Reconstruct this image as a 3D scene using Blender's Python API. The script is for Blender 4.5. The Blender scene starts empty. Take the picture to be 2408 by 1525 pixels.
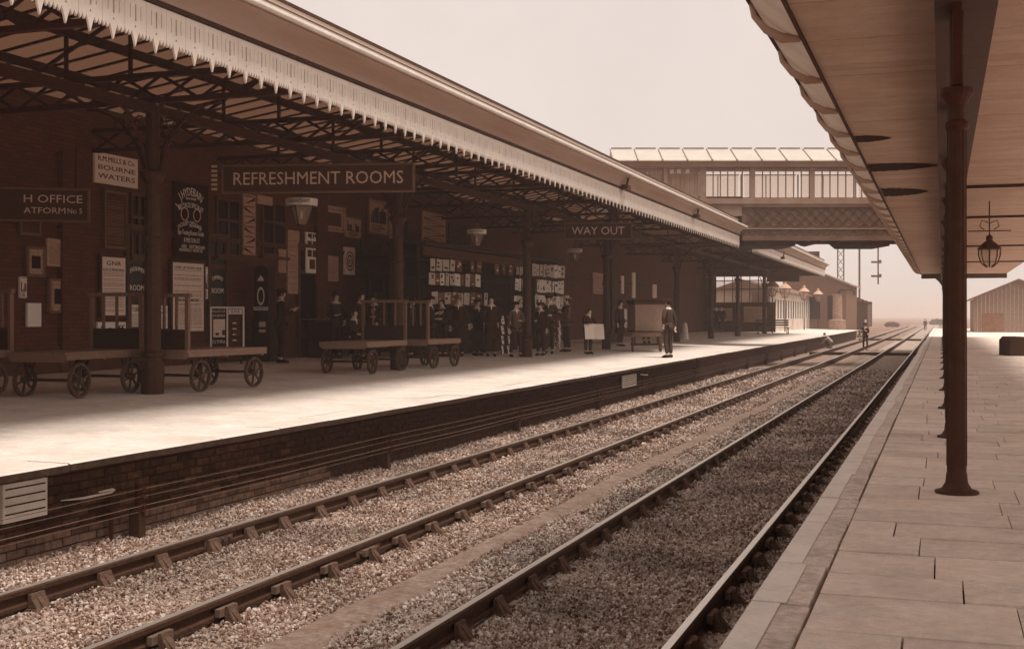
import bpy, bmesh, math, random
import numpy as np
from mathutils import Vector, Matrix
R = random.Random(7)
sc = bpy.context.scene
COL = sc.collection
# ------------------------------------------------------------------ camera, light, exposure
TH = math.atan((2215 - 1204) / 2900.0)
C_, S_ = math.cos(TH), math.sin(TH)
F = 2900.0
EYE = 1.27
cam = bpy.data.cameras.new('camera')
camo = bpy.data.objects.new('camera', cam)
COL.objects.link(camo)
camo.location = (0, 0, EYE)
camo.rotation_euler = (math.radians(90), 0, TH)
cam.sensor_width = 36
cam.lens = 36 * F / 2408
cam.shift_y = -19.5 / 2408
cam.clip_end = 6000
cam.clip_start = 0.05
sc.camera = camo
sc.view_settings.view_transform = 'Standard'
sc.view_settings.look = 'None'
sc.view_settings.exposure = 0.75
sc.view_settings.gamma = 1
sc.view_settings.use_curve_mapping = False
SUN = Vector((1.0, -0.45, 2.5)).normalized()
w = bpy.data.worlds.new('World')
sc.world = w
w.use_nodes = True
nt = w.node_tree
nt.nodes.clear()
wo = nt.nodes.new('ShaderNodeOutputWorld')
bg = nt.nodes.new('ShaderNodeBackground')
sky = nt.nodes.new('ShaderNodeTexSky')
sky.sky_type = 'NISHITA'
sky.sun_disc = False
sky.sun_elevation = math.asin(SUN.z)
sky.sun_rotation = math.atan2(SUN.x, SUN.y)
bw = nt.nodes.new('ShaderNodeRGBToBW')
nt.links.new(sky.outputs[0], bw.inputs[0])
ma = nt.nodes.new('ShaderNodeMath'); ma.operation = 'MULTIPLY_ADD'
ma.inputs[1].default_value = 0.10      # little of the clear sky shows through ...
ma.inputs[2].default_value = 4.15       # ... an even bright cloud layer
nt.links.new(bw.outputs[0], ma.inputs[0])
mx = nt.nodes.new('ShaderNodeVectorMath'); mx.operation = 'SCALE'
mx.inputs[0].default_value = (1.12, 0.975, 0.905)
tc = nt.nodes.new('ShaderNodeTexCoord'); cn = nt.nodes.new('ShaderNodeTexNoise'); cn.inputs['Scale'].default_value = 2.2; cn.inputs['Detail'].default_value = 8; cn.inputs['Roughness'].default_value = .65
nt.links.new(tc.outputs['Generated'], cn.inputs['Vector'])
cm_ = nt.nodes.new('ShaderNodeMapRange'); cm_.inputs[1].default_value = .3; cm_.inputs[2].default_value = .7; cm_.inputs[3].default_value = .93; cm_.inputs[4].default_value = 1.05
nt.links.new(cn.outputs[0], cm_.inputs[0])
cx_ = nt.nodes.new('ShaderNodeMath'); cx_.operation = 'MULTIPLY'
nt.links.new(ma.outputs[0], cx_.inputs[0]); nt.links.new(cm_.outputs[0], cx_.inputs[1])
nt.links.new(cx_.outputs[0], mx.inputs['Scale'])
nt.links.new(mx.outputs[0], bg.inputs[0])
bg.inputs[1].default_value = 0.1
nt.links.new(bg.outputs[0], wo.inputs[0])
sl = bpy.data.lights.new('sun', 'SUN')
sl.energy = 2.5
sl.angle = math.radians(20)
sl.color = (1.0, 0.93, 0.86)
so = bpy.data.objects.new('sun', sl)
COL.objects.link(so)
so.rotation_euler = SUN.to_track_quat('Z', 'Y').to_euler()
so.location = (20, -10, 40)
sc.cycles.max_bounces = 6
sc.cycles.diffuse_bounces = 5
sc.cycles.transparent_max_bounces = 12
sc.cycles.volume_bounces = 1
sc.cycles.use_denoising = True
try:
    sc.cycles.denoiser = 'OPENIMAGEDENOISE'
except Exception:
    pass
sc.cycles.sample_clamp_indirect = 4
# ------------------------------------------------------------------ places (photo measurements turned into metres)
def PD(u, v, zc):                      # point at depth zc
    xc = (u - 1204) / F * zc
    return Vector((xc * C_ - zc * S_, xc * S_ + zc * C_, EYE + (743 - v) * zc / F))
def PX(u, v, X):                       # point on the plane x = X
    t = (u - 1204) / F
    Y = X * (C_ + t * S_) / (t * C_ - S_)
    zc = Y * C_ - X * S_
    return Vector((X, Y, EYE + (743 - v) * zc / F))
def PZ(u, v, Z):
    return PD(u, v, (EYE - Z) * F / (v - 743))
EDGE = -7.12
def platz(x):
    return min(0.2, max(0.0, (EDGE - 0.45 - x) * 0.022))
def foot(u, v):                        # a foot point on the far platform
    z = 0.08
    for _ in range(6):
        p = PZ(u, v, z); z = platz(p.x)
    return Vector((p.x, p.y, z))
# ------------------------------------------------------------------ materials
ANC = [(0.0072, (.021, .0037, .0018)), (0.031, (.084, .020, .008)), (0.150, (.262, .126, .077)),
       (0.402, (.515, .374, .305)), (0.680, (.775, .655, .575))]
def sep(y, d=None):
    """brown toned colour of luminance y, with the hue the tone has at luminance d"""
    d = y if d is None else d
    if d <= ANC[0][0]: c = ANC[0][1]
    elif d >= ANC[-1][0]: c = ANC[-1][1]
    else:
        for (a, ca), (b, cb) in zip(ANC, ANC[1:]):
            if a <= d <= b:
                t = (math.log(d) - math.log(a)) / (math.log(b) - math.log(a))
                c = tuple(p + (q - p) * t for p, q in zip(ca, cb)); break
    c = (c[0] / 1.08, c[1] / .98, c[2] / .95)
    l = .2126 * c[0] + .7152 * c[1] + .0722 * c[2]
    k = min(y / l, .93 / max(c))
    return tuple(k * q for q in c)
MATS = {}
def mat(name, y, d=None, rough=.8, var=.25, scale=6, bump=.0, bscale=40, metal=0., kind='noise', spec=.12, y2=None, stretch=None, rnd=0., dirt=0., dscale=1.3):
    if name in MATS: return MATS[name]
    m = bpy.data.materials.new(name); m.use_nodes = True
    n = m.node_tree; b = n.nodes['Principled BSDF']
    b.inputs['Roughness'].default_value = rough
    b.inputs['Metallic'].default_value = metal
    b.inputs['Specular IOR Level'].default_value = spec
    g = n.nodes.new('ShaderNodeNewGeometry')
    src = g.outputs['Position']
    if stretch:
        mp = n.nodes.new('ShaderNodeMapping'); mp.inputs['Scale'].default_value = stretch
        n.links.new(src, mp.inputs[0]); src = mp.outputs[0]
    a = n.nodes.new('ShaderNodeTexNoise'); a.inputs['Scale'].default_value = scale
    a.inputs['Detail'].default_value = 7; a.inputs['Roughness'].default_value = .62
    n.links.new(src, a.inputs['Vector'])
    r = n.nodes.new('ShaderNodeValToRGB')
    r.color_ramp.elements[0].position = .3; r.color_ramp.elements[1].position = .7
    lo, hi = (y * (1 - var), y * (1 + var)) if y2 is None else (y, y2)
    dd = d if d else None
    r.color_ramp.elements[0].color = (*sep(lo, dd and dd * (1 - var)), 1)
    r.color_ramp.elements[1].color = (*sep(hi, dd and dd * (1 + var)), 1)
    n.links.new(a.outputs[0], r.inputs[0])
    out = r.outputs[0]
    if rnd:
        oi = n.nodes.new('ShaderNodeObjectInfo')
        mr = n.nodes.new('ShaderNodeMapRange')
        mr.inputs[3].default_value = 1 - rnd; mr.inputs[4].default_value = 1 + rnd
        n.links.new(oi.outputs['Random'], mr.inputs[0])
        vm = n.nodes.new('ShaderNodeVectorMath'); vm.operation = 'SCALE'
        n.links.new(out, vm.inputs[0]); n.links.new(mr.outputs[0], vm.inputs['Scale'])
        out = vm.outputs[0]
    if dirt:
        for sc_q, amt, lo_ in ((dscale, dirt, .42), (dscale * 9, dirt * .6, .5), (dscale * 60, dirt * .5, .5)):
            q = n.nodes.new('ShaderNodeTexNoise'); q.inputs['Scale'].default_value = sc_q; q.inputs['Detail'].default_value = 9; q.inputs['Roughness'].default_value = .7
            n.links.new(src, q.inputs['Vector'])
            mq = n.nodes.new('ShaderNodeMapRange'); mq.inputs[1].default_value = lo_ - .12; mq.inputs[2].default_value = lo_ + .12
            mq.inputs[3].default_value = 1 - amt; mq.inputs[4].default_value = 1.0
            n.links.new(q.outputs[0], mq.inputs[0])
            vq = n.nodes.new('ShaderNodeVectorMath'); vq.operation = 'SCALE'
            n.links.new(out, vq.inputs[0]); n.links.new(mq.outputs[0], vq.inputs['Scale']); out = vq.outputs[0]
    n.links.new(out, b.inputs['Base Color'])
    if bump:
        k = n.nodes.new('ShaderNodeTexNoise'); k.inputs['Scale'].default_value = bscale
        k.inputs['Detail'].default_value = 5
        n.links.new(src, k.inputs['Vector'])
        bp = n.nodes.new('ShaderNodeBump'); bp.inputs['Strength'].default_value = bump
        bp.inputs['Distance'].default_value = .02
        n.links.new(k.outputs[0], bp.inputs['Height'])
        n.links.new(bp.outputs[0], b.inputs['Normal'])
    MATS[name] = m
    return m
def gravel_mat(name, y, lo, dmul=1.0):
    m = bpy.data.materials.new(name); m.use_nodes = True
    n = m.node_tree; b = n.nodes['Principled BSDF']; b.inputs['Roughness'].default_value = .95
    b.inputs['Specular IOR Level'].default_value = .1
    g = n.nodes.new('ShaderNodeNewGeometry')
    v = n.nodes.new('ShaderNodeTexVoronoi'); v.inputs['Scale'].default_value = 22
    n.links.new(g.outputs['Position'], v.inputs['Vector'])
    v2 = n.nodes.new('ShaderNodeTexNoise'); v2.inputs['Scale'].default_value = 1.1; v2.inputs['Detail'].default_value = 6
    n.links.new(g.outputs['Position'], v2.inputs['Vector'])
    sp = n.nodes.new('ShaderNodeSeparateColor'); n.links.new(v.outputs['Color'], sp.inputs[0])
    ad = n.nodes.new('ShaderNodeMath'); ad.operation = 'ADD'
    n.links.new(sp.outputs[0], ad.inputs[0]); n.links.new(v2.outputs[0], ad.inputs[1])
    r = n.nodes.new('ShaderNodeValToRGB')
    r.color_ramp.elements[0].position = .35; r.color_ramp.elements[1].position = 1.15 / 1.3
    r.color_ramp.elements[0].color = (*sep(lo), 1); r.color_ramp.elements[1].color = (*sep(y), 1)
    n.links.new(ad.outputs[0], r.inputs[0]); n.links.new(r.outputs[0], b.inputs['Base Color'])
    bp = n.nodes.new('ShaderNodeBump'); bp.inputs['Strength'].default_value = 1; bp.inputs['Distance'].default_value = .04
    inv = n.nodes.new('ShaderNodeMath'); inv.operation = 'SUBTRACT'; inv.inputs[0].default_value = 1
    n.links.new(v.outputs['Distance'], inv.inputs[1]); n.links.new(inv.outputs[0], bp.inputs['Height'])
    n.links.new(bp.outputs[0], b.inputs['Normal'])
    return m
def brick_mat(name, y, y2, mortar, axis='x', scale=1.0, d=None):
    m = bpy.data.materials.new(name); m.use_nodes = True
    n = m.node_tree; b = n.nodes['Principled BSDF']; b.inputs['Roughness'].default_value = .9
    g = n.nodes.new('ShaderNodeNewGeometry')
    s = n.nodes.new('ShaderNodeSeparateXYZ'); n.links.new(g.outputs['Position'], s.inputs[0])
    c = n.nodes.new('ShaderNodeCombineXYZ')
    n.links.new(s.outputs['Y' if axis == 'x' else 'X'], c.inputs[0]); n.links.new(s.outputs['Z'], c.inputs[1])
    t = n.nodes.new('ShaderNodeTexBrick'); n.links.new(c.outputs[0], t.inputs['Vector'])
    t.inputs['Scale'].default_value = 1 / scale
    t.inputs['Brick Width'].default_value = .235; t.inputs['Row Height'].default_value = .08
    t.inputs['Mortar Size'].default_value = .006
    t.inputs['Color1'].default_value = (*sep(y, d), 1); t.inputs['Color2'].default_value = (*sep(y2, d), 1)
    t.inputs['Mortar'].default_value = (*sep(mortar, d), 1)
    n.links.new(t.outputs[0], b.inputs['Base Color'])
    bp = n.nodes.new('ShaderNodeBump'); bp.inputs['Strength'].default_value = .6; bp.inputs['Distance'].default_value = .01; bp.invert = True
    n.links.new(t.outputs['Fac'], bp.inputs['Height']); n.links.new(bp.outputs[0], b.inputs['Normal'])
    return m
def glass_mat(name, y, alpha, d=None):
    m = bpy.data.materials.new(name); m.use_nodes = True
    n = m.node_tree; b = n.nodes['Principled BSDF']
    b.inputs['Base Color'].default_value = (*sep(y, d), 1); b.inputs['Roughness'].default_value = .15
    t = n.nodes.new('ShaderNodeBsdfTransparent'); t.inputs[0].default_value = (.97, .93, .9, 1)
    x = n.nodes.new('ShaderNodeMixShader'); x.inputs[0].default_value = alpha
    n.links.new(t.outputs[0], x.inputs[1]); n.links.new(b.outputs[0], x.inputs[2])
    n.links.new(x.outputs[0], n.nodes['Material Output'].inputs[0])
    MATS[name] = m
    return m
def translucent_mat(name, y, df=.12, hue=.5):
    m = bpy.data.materials.new(name); m.use_nodes = True
    n = m.node_tree
    t = n.nodes.new('ShaderNodeBsdfTranslucent'); t.inputs[0].default_value = (*sep(y, .1), 1)
    dfs = n.nodes.new('ShaderNodeBsdfDiffuse'); dfs.inputs[0].default_value = (*sep(df), 1)
    x = n.nodes.new('ShaderNodeMixShader'); x.inputs[0].default_value = .5
    n.links.new(t.outputs[0], x.inputs[1]); n.links.new(dfs.outputs[0], x.inputs[2])
    n.links.new(x.outputs[0], n.nodes['Material Output'].inputs[0])
    return m
iron = mat('dark_painted_iron', .022, .012, rough=.6, var=.3, scale=14, bump=.1, spec=.2)
iron_mid = mat('brown_painted_iron', .036, .06, rough=.6, var=.25, scale=8, bump=.15)
rust = mat('rusty_iron', .07, .14, rough=.85, var=.35, scale=30, bump=.5, bscale=90)
railside = mat('rail_side', .045, .10, rough=.6, var=.3, scale=25, bump=.3, bscale=60, metal=.3)
railtop = mat('rail_top_steel', .72, .6, rough=.38, var=.12, scale=3, metal=.85, stretch=(30, .6, 1))
wood_dark = mat('dark_wood', .028, .065, rough=.75, var=.3, scale=9, bump=.3, stretch=(1, 1, 6))
wood_mid = mat('worn_deck_wood', .14, .14, rough=.85, var=.35, scale=12, bump=.4, stretch=(8, .8, 8))
wood_pale = mat('pale_deck_wood', .20, .18, rough=.85, var=.3, scale=12, bump=.4, stretch=(8, .8, 8))
valm = mat('valance_paint', .76, .52, rough=.7, var=.06, scale=3, bump=.1, dirt=.10, dscale=1)
covem = mat('cove_paint', .30, .22, rough=.6, var=.22, scale=1.2, stretch=(1, .15, 2), bump=.05)
whitep = mat('white_paint', .86, .6, rough=.6, var=.12, scale=2, dirt=.16, dscale=5)
whitec = mat('white_lettering', .86, .6, rough=.6, var=.06)
cream_l = mat('dull_cream_lettering', .62, .28, rough=.6, var=.06)
signbr = mat('sign_board_brown', .05, .055, rough=.5, var=.12, scale=3)
signfr = mat('sign_frame', .12, rough=.5, var=.12)
black = mat('black_ink', .012, rough=.7, var=.1)
paper = mat('poster_paper', .86, .42, rough=.85, var=.14, scale=5)
paper_w = mat('white_paper', .9, .62, rough=.85, var=.08, scale=9)
paper_d = mat('dull_poster', .36, .2, rough=.8, var=.3, scale=14)
paper_dd = mat('dark_poster', .055, rough=.8, var=.4, scale=14)
stone = mat('platform_stone', .72, .5, rough=.9, var=.10, scale=1.6, bump=.25, bscale=14, dirt=.22, dscale=1.0)
copingm = mat('coping_stone', .72, .5, rough=.9, var=.10, scale=1.6, bump=.3, bscale=30, rnd=.02, dirt=.22, dscale=1.0)
slabm = mat('paving_slab', .80, .48, rough=.85, var=.12, scale=2.2, bump=.4, bscale=25, rnd=.1, dirt=.24, dscale=1.4)
gritty = mat('coping_unpainted', .74, .5, rough=.9, var=.2, scale=12, bump=.5, bscale=60, rnd=.08, dirt=.28, dscale=3)
soffitm = mat('soffit_boards', .38, .22, rough=.8, var=.10, scale=.7, bump=.12, rnd=.07, dirt=.15, dscale=.6)
skin_ = mat('skin', .55, .3, rough=.6, var=.05)
haird = mat('dark_hair', .02, rough=.8)
shoe = mat('black_boot', .014, rough=.45)
clothA = mat('dark_cloth', .030, .05, rough=.95, var=.2, scale=20, spec=.1)
clothB = mat('brown_tweed', .04, .16, rough=.95, var=.3, scale=40, spec=.1)
clothC = mat('mid_cloth', .10, .15, rough=.95, var=.2, scale=20, spec=.1)
shirt = mat('white_shirt', .9, rough=.9, var=.05)
shirt_m = mat('pale_work_shirt', .42, rough=.9, var=.2)
# ------------------------------------------------------------------ mesh helpers
class MB:
    def __init__(s): s.v = []; s.f = []; s.sm = False
    def add(s, vs, fs):
        o = len(s.v); s.v += [tuple(p) for p in vs]; s.f += [tuple(i + o for i in f) for f in fs]; return s
    def box(s, x0, x1, y0, y1, z0, z1):
        return s.add([(x0, y0, z0), (x1, y0, z0), (x1, y1, z0), (x0, y1, z0), (x0, y0, z1), (x1, y0, z1), (x1, y1, z1), (x0, y1, z1)],
                     [(0, 3, 2, 1), (4, 5, 6, 7), (0, 1, 5, 4), (1, 2, 6, 5), (2, 3, 7, 6), (3, 0, 4, 7)])
    def quad(s, a, b, c, d): return s.add([a, b, c, d], [(0, 1, 2, 3)])
    def bar(s, a, b, w, h=None, up=(0, 0, 1)):
        h = w if h is None else h
        a, b = Vector(a), Vector(b); d = (b - a).normalized(); u = Vector(up)
        if abs(d.dot(u)) > .95: u = Vector((0, 1, 0)) if abs(d.y) < .9 else Vector((1, 0, 0))
        x = d.cross(u).normalized() * w / 2; y = x.cross(d).normalized() * h / 2
        vs = [p + q for p in (a, b) for q in (-x - y, x - y, x + y, -x + y)]
        return s.add(vs, [(3, 2, 1, 0), (4, 5, 6, 7), (0, 1, 5, 4), (1, 2, 6, 5), (2, 3, 7, 6), (3, 0, 4, 7)])
    def tube(s, pts, r, n=8, cap=True):
        pts = [Vector(p) for p in pts]; rs = r if isinstance(r, (list, tuple)) else [r] * len(pts)
        vs = []; prev = None
        for i, p in enumerate(pts):
            d = (pts[min(i + 1, len(pts) - 1)] - pts[max(i - 1, 0)]).normalized()
            if prev is None:
                u = Vector((0, 0, 1)) if abs(d.z) < .9 else Vector((1, 0, 0)); x = d.cross(u).normalized()
            else: x = (prev - d * prev.dot(d)).normalized()
            prev = x; y = d.cross(x)
            for k in range(n):
                a = 2 * math.pi * k / n
                vs.append(p + (x * math.cos(a) + y * math.sin(a)) * rs[i])
        fs = []
        for i in range(len(pts) - 1):
            for k in range(n):
                fs.append((i * n + k, i * n + (k + 1) % n, (i + 1) * n + (k + 1) % n, (i + 1) * n + k))
        if cap:
            fs.append(tuple(range(n))[::-1]); fs.append(tuple(range((len(pts) - 1) * n, len(pts) * n)))
        return s.add(vs, fs)
    def lathe(s, prof, c=(0, 0, 0), n=12, sx=1, sy=1):
        vs = []
        for r, z in prof:
            for k in range(n):
                a = 2 * math.pi * k / n
                vs.append((c[0] + r * sx * math.cos(a), c[1] + r * sy * math.sin(a), c[2] + z))
        fs = []
        for i in range(len(prof) - 1):
            for k in range(n):
                fs.append((i * n + k, i * n + (k + 1) % n, (i + 1) * n + (k + 1) % n, (i + 1) * n + k))
        fs.append(tuple(range(n))[::-1]); fs.append(tuple(range((len(prof) - 1) * n, len(prof) * n)))
        return s.add(vs, fs)
    def extr(s, prof, y0, y1, closed=True, axis='y'):
        n = len(prof); vs = []
        for y in (y0, y1):
            for a, b in prof:
                vs.append((a, y, b) if axis == 'y' else (y, a, b))
        fs = [(i, (i + 1) % n, n + (i + 1) % n, n + i) for i in range(n if closed else n - 1)]
        if closed: fs += [tuple(range(n))[::-1], tuple(range(n, 2 * n))]
        return s.add(vs, fs)
    def ring(s, c, r, t, w, n=16, axis='x'):
        """flat wheel rim: outer radius r, thickness t, width w"""
        vs = []; c = Vector(c)
        for k in range(n):
            a = 2 * math.pi * k / n
            for rr in (r, r - t):
                for e in (-w / 2, w / 2):
                    q = (e, rr * math.cos(a), rr * math.sin(a)) if axis == 'x' else (rr * math.cos(a), e, rr * math.sin(a))
                    vs.append(c + Vector(q))
        fs = []
        for k in range(n):
            a = 4 * k; b = 4 * ((k + 1) % n)
            fs += [(a, a + 1, b + 1, b), (a + 3, a + 2, b + 2, b + 3), (a + 1, a + 3, b + 3, b + 1), (a + 2, a, b, b + 2)]
        return s.add(vs, fs)
    def xf(s, m): s.v = [tuple(m @ Vector(p)) for p in s.v]; return s
    def mesh(s, name, m, smooth=False):
        me = bpy.data.meshes.new(name); me.from_pydata(s.v, [], s.f)
        bm = bmesh.new(); bm.from_mesh(me); bmesh.ops.recalc_face_normals(bm, faces=bm.faces); bm.to_mesh(me); bm.free()
        if smooth:
            for p in me.polygons: p.use_smooth = True
        me.materials.append(m)
        return me
    def build(s, name, m, parent=None, smooth=False, world=False, kind=None, loc=None):
        if world and parent is not None:
            o0 = Vector(parent.location); s.v = [tuple(Vector(p) - o0) for p in s.v]
        return link(name, s.mesh(name, m, smooth), parent, kind, loc)
def link(name, me, parent=None, kind=None, loc=None, rot=None):
    o = bpy.data.objects.new(name, me); COL.objects.link(o)
    if parent is not None: o.parent = parent
    if kind: o['kind'] = kind
    if loc is not None: o.location = loc
    if rot is not None: o.rotation_euler = rot
    return o
def thing(name, label, cat, loc=(0, 0, 0), rz=0, group=None):
    o = bpy.data.objects.new(name, None); COL.objects.link(o)
    o.empty_display_size = .2
    o.location = loc; o.rotation_euler = (0, 0, rz)
    o['label'] = label; o['category'] = cat
    if group: o['group'] = group
    return o
def tag(o, label, cat, group=None):
    o['label'] = label; o['category'] = cat
    if group: o['group'] = group
    return o
def dup(root, loc=None, rz=None, label=None, group=None, scale=None):
    r = root.copy(); COL.objects.link(r)
    if loc is not None: r.location = loc
    if rz is not None: r.rotation_euler = (0, 0, rz)
    if label: r['label'] = label
    if group: r['group'] = group
    if scale: r.scale = (scale,) * 3
    for ch in list(root.children):
        c = ch.copy(); COL.objects.link(c); c.parent = r
        for g in list(ch.children):
            d = g.copy(); COL.objects.link(d); d.parent = c
    return r
def text(s, size, m, parent, mtx, name='lettering', ext=.004, arc=None, sx=1.0, bold=0.0, fitw=None, align='CENTER'):
    cu = bpy.data.curves.new('t', 'FONT'); cu.body = s; cu.size = size; cu.extrude = ext
    cu.align_x = align; cu.align_y = 'CENTER'; cu.resolution_u = 2; cu.offset = 0
    ob = bpy.data.objects.new('t', cu); COL.objects.link(ob)
    dg = bpy.context.evaluated_depsgraph_get(); dg.update()
    me = bpy.data.meshes.new_from_object(ob.evaluated_get(dg))
    bpy.data.objects.remove(ob); bpy.data.curves.remove(cu)
    n = len(me.vertices)
    if n == 0: return None
    co = np.empty(n * 3); me.vertices.foreach_get('co', co); co = co.reshape(-1, 3)
    wd = co[:, 0].max() - co[:, 0].min()
    k = fitw / wd if fitw else sx
    co[:, 0] *= k
    if arc:
        a = co[:, 0] / arc; rr = arc + co[:, 1]
        co[:, 1] = rr * np.cos(a) - arc; co[:, 0] = rr * np.sin(a)
    me.vertices.foreach_set('co', co.ravel())
    me.materials.clear(); me.materials.append(m)
    me.transform(mtx)
    me.name = name
    return link(name, me, parent)
def WALLM(y, z, x, off=.0):            # lettering on a wall facing +x
    return Matrix(((0, 0, 1, x + off), (1, 0, 0, y), (0, 1, 0, z), (0, 0, 0, 1)))
def FACEM(x, y, z):                    # lettering on a local plane facing -y
    return Matrix(((1, 0, 0, x), (0, 0, -1, y), (0, 1, 0, z), (0, 0, 0, 1)))
# ------------------------------------------------------------------ ground, ballast, far land
RT = -.686                              # rail top
BL = -.856                              # ballast bed
RX = [-6.26, -4.755, -3.04, -1.535]
m = MB(); m.box(-3000, 3000, -400, 5000, -1.3, -1.0)
m.build('ground', mat('cinder_ground', .16, rough=.95, var=.3, scale=.05), kind='structure')
nr = np.random.default_rng(3)
def bed(name, xs, y0, y1, ny, z, m_, amp=.012, crown=0):
    ys = [y0 + (y1 - y0) * (i / ny) ** 1.6 for i in range(ny + 1)]
    vs = []; fs = []; nx = len(xs)
    for y in ys:
        for i, x in enumerate(xs):
            e = 0 if i in (0, nx - 1) else R.uniform(-amp, amp)
            vs.append((x, y, z + e + (crown * math.sin(math.pi * i / (nx - 1)) if crown else 0)))
    for j in range(ny):
        for i in range(nx - 1):
            a = j * nx + i; fs.append((a, a + 1, a + nx + 1, a + nx))
    mb = MB(); mb.add(vs, fs)
    return mb.build(name, m_, kind='structure')
grA = gravel_mat('ballast_light', .26, .05)
grB = gravel_mat('ballast_dark', .38, .06)
bed('ballast_bed', list(np.linspace(-7.6, -3.75, 34)), 2, 330, 400, BL, grA)
bed('ballast_bed', list(np.linspace(-3.75, -.6, 28)), 2, 330, 400, BL, grB)
# stones
def rock(i):
    bm = bmesh.new(); bmesh.ops.create_icosphere(bm, subdivisions=1, radius=.5)
    rr = random.Random(i)
    s = (rr.uniform(.8, 1.2), rr.uniform(.7, 1.0), rr.uniform(.5, .8))
    for v in bm.verts:
        k = rr.uniform(.72, 1.15); v.co = Vector((v.co.x * s[0] * k, v.co.y * s[1] * k, v.co.z * s[2] * k))
    me = bpy.data.meshes.new('ballast_stone'); bm.to_mesh(me); bm.free(); return me
def stone_mat(name, lo, hi):
    m = bpy.data.materials.new(name); m.use_nodes = True
    n = m.node_tree; b = n.nodes['Principled BSDF']; b.inputs['Roughness'].default_value = .95
    b.inputs['Specular IOR Level'].default_value = .15
    oi = n.nodes.new('ShaderNodeObjectInfo'); r = n.nodes.new('ShaderNodeValToRGB')
    r.color_ramp.elements[0].color = (*sep(lo), 1); r.color_ramp.elements[1].color = (*sep(hi), 1)
    e = r.color_ramp.elements.new(.5); e.color = (*sep((lo + hi) * .42), 1)
    n.links.new(oi.outputs['Random'], r.inputs[0])
    g = n.nodes.new('ShaderNodeNewGeometry'); q = n.nodes.new('ShaderNodeTexNoise'); q.inputs['Scale'].default_value = .9; q.inputs['Detail'].default_value = 5
    n.links.new(g.outputs['Position'], q.inputs['Vector'])
    mq = n.nodes.new('ShaderNodeMapRange'); mq.inputs[1].default_value = .35; mq.inputs[2].default_value = .6; mq.inputs[3].default_value = .62; mq.inputs[4].default_value = 1.12
    n.links.new(q.outputs[0], mq.inputs[0]); vq = n.nodes.new('ShaderNodeVectorMath'); vq.operation = 'SCALE'
    n.links.new(r.outputs[0], vq.inputs[0]); n.links.new(mq.outputs[0], vq.inputs['Scale']); n.links.new(vq.outputs[0], b.inputs['Base Color'])
    return m
def scatter(name, x0, x1, bands, smat, label, avoid):
    rocks = bpy.data.collections.new(name + '_shapes')
    for i in range(4):
        me = rock(i); me.materials.append(smat)
        o = bpy.data.objects.new('stone', me); rocks.objects.link(o)
    P = []; SC = []
    for (y0, y1, sp) in bands:
        nx, ny = int((x1 - x0) / sp), int((y1 - y0) / sp)
        gx, gy = np.meshgrid(np.arange(nx), np.arange(ny))
        px = x0 + (gx.ravel() + nr.random(gx.size)) * sp; py = y0 + (gy.ravel() + nr.random(gx.size)) * sp
        keep = np.ones(px.size, bool)
        for a, b in avoid: keep &= ~((px > a) & (px < b))
        # undulating height: low near the rails, heaped here and there
        pz = BL + .004 + nr.random(px.size) * .016 + .012 * np.sin(px * 3.1 + py * .7) * np.cos(py * 1.9)
        px, py, pz = px[keep], py[keep], pz[keep]
        P.append(np.stack([px, py, pz], 1)); SC.append((sp * 1.1) * (.5 + 1.1 * nr.random(px.size) ** 3))
    P = np.concatenate(P); SC = np.concatenate(SC)
    me = bpy.data.meshes.new(name); me.vertices.add(len(P)); me.vertices.foreach_set('co', P.astype(np.float32).ravel())
    at = me.attributes.new('sc', 'FLOAT', 'POINT'); at.data.foreach_set('value', SC.astype(np.float32))
    ro = me.attributes.new('ro', 'FLOAT_VECTOR', 'POINT'); ro.data.foreach_set('vector', (nr.random(P.size) * 6.28).astype(np.float32))
    me.materials.append(smat)
    o = link(name, me, kind='stuff'); tag(o, label, 'ballast')
    ng = bpy.data.node_groups.new(name, 'GeometryNodeTree')
    ng.interface.new_socket('Geometry', in_out='INPUT', socket_type='NodeSocketGeometry')
    ng.interface.new_socket('Geometry', in_out='OUTPUT', socket_type='NodeSocketGeometry')
    gi = ng.nodes.new('NodeGroupInput'); go = ng.nodes.new('NodeGroupOutput')
    ip = ng.nodes.new('GeometryNodeInstanceOnPoints'); ci = ng.nodes.new('GeometryNodeCollectionInfo')
    ci.inputs[0].default_value = rocks; ci.inputs[1].default_value = True; ci.inputs[2].default_value = True
    ip.inputs['Pick Instance'].default_value = True
    a1 = ng.nodes.new('GeometryNodeInputNamedAttribute'); a1.data_type = 'FLOAT'; a1.inputs[0].default_value = 'sc'
    a2 = ng.nodes.new('GeometryNodeInputNamedAttribute'); a2.data_type = 'FLOAT_VECTOR'; a2.inputs[0].default_value = 'ro'
    L = ng.links.new
    L(gi.outputs[0], ip.inputs['Points']); L(ci.outputs[0], ip.inputs['Instance'])
    L(a1.outputs[0], ip.inputs['Scale']); L(a2.outputs[0], ip.inputs['Rotation']); L(ip.outputs[0], go.inputs[0])
    md = o.modifiers.new('g', 'NODES'); md.node_group = ng
    return o
bands = [(4.5, 12, .027), (12, 20, .033), (20, 34, .048), (34, 50, .075)]
av = [(x - .045, x + .045) for x in RX]
scatter('ballast_stones', -7.48, -3.72, bands, stone_mat('light_stone', .055, .46), 'pale crushed stone ballast round the rails nearer the far platform', av + [(-4.08, -3.82)])
scatter('ballast_stones', -3.72, -.92, bands, stone_mat('dark_stone', .06, .62), 'darker crushed stone ballast between the rails beside the paved platform', av)
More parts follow.
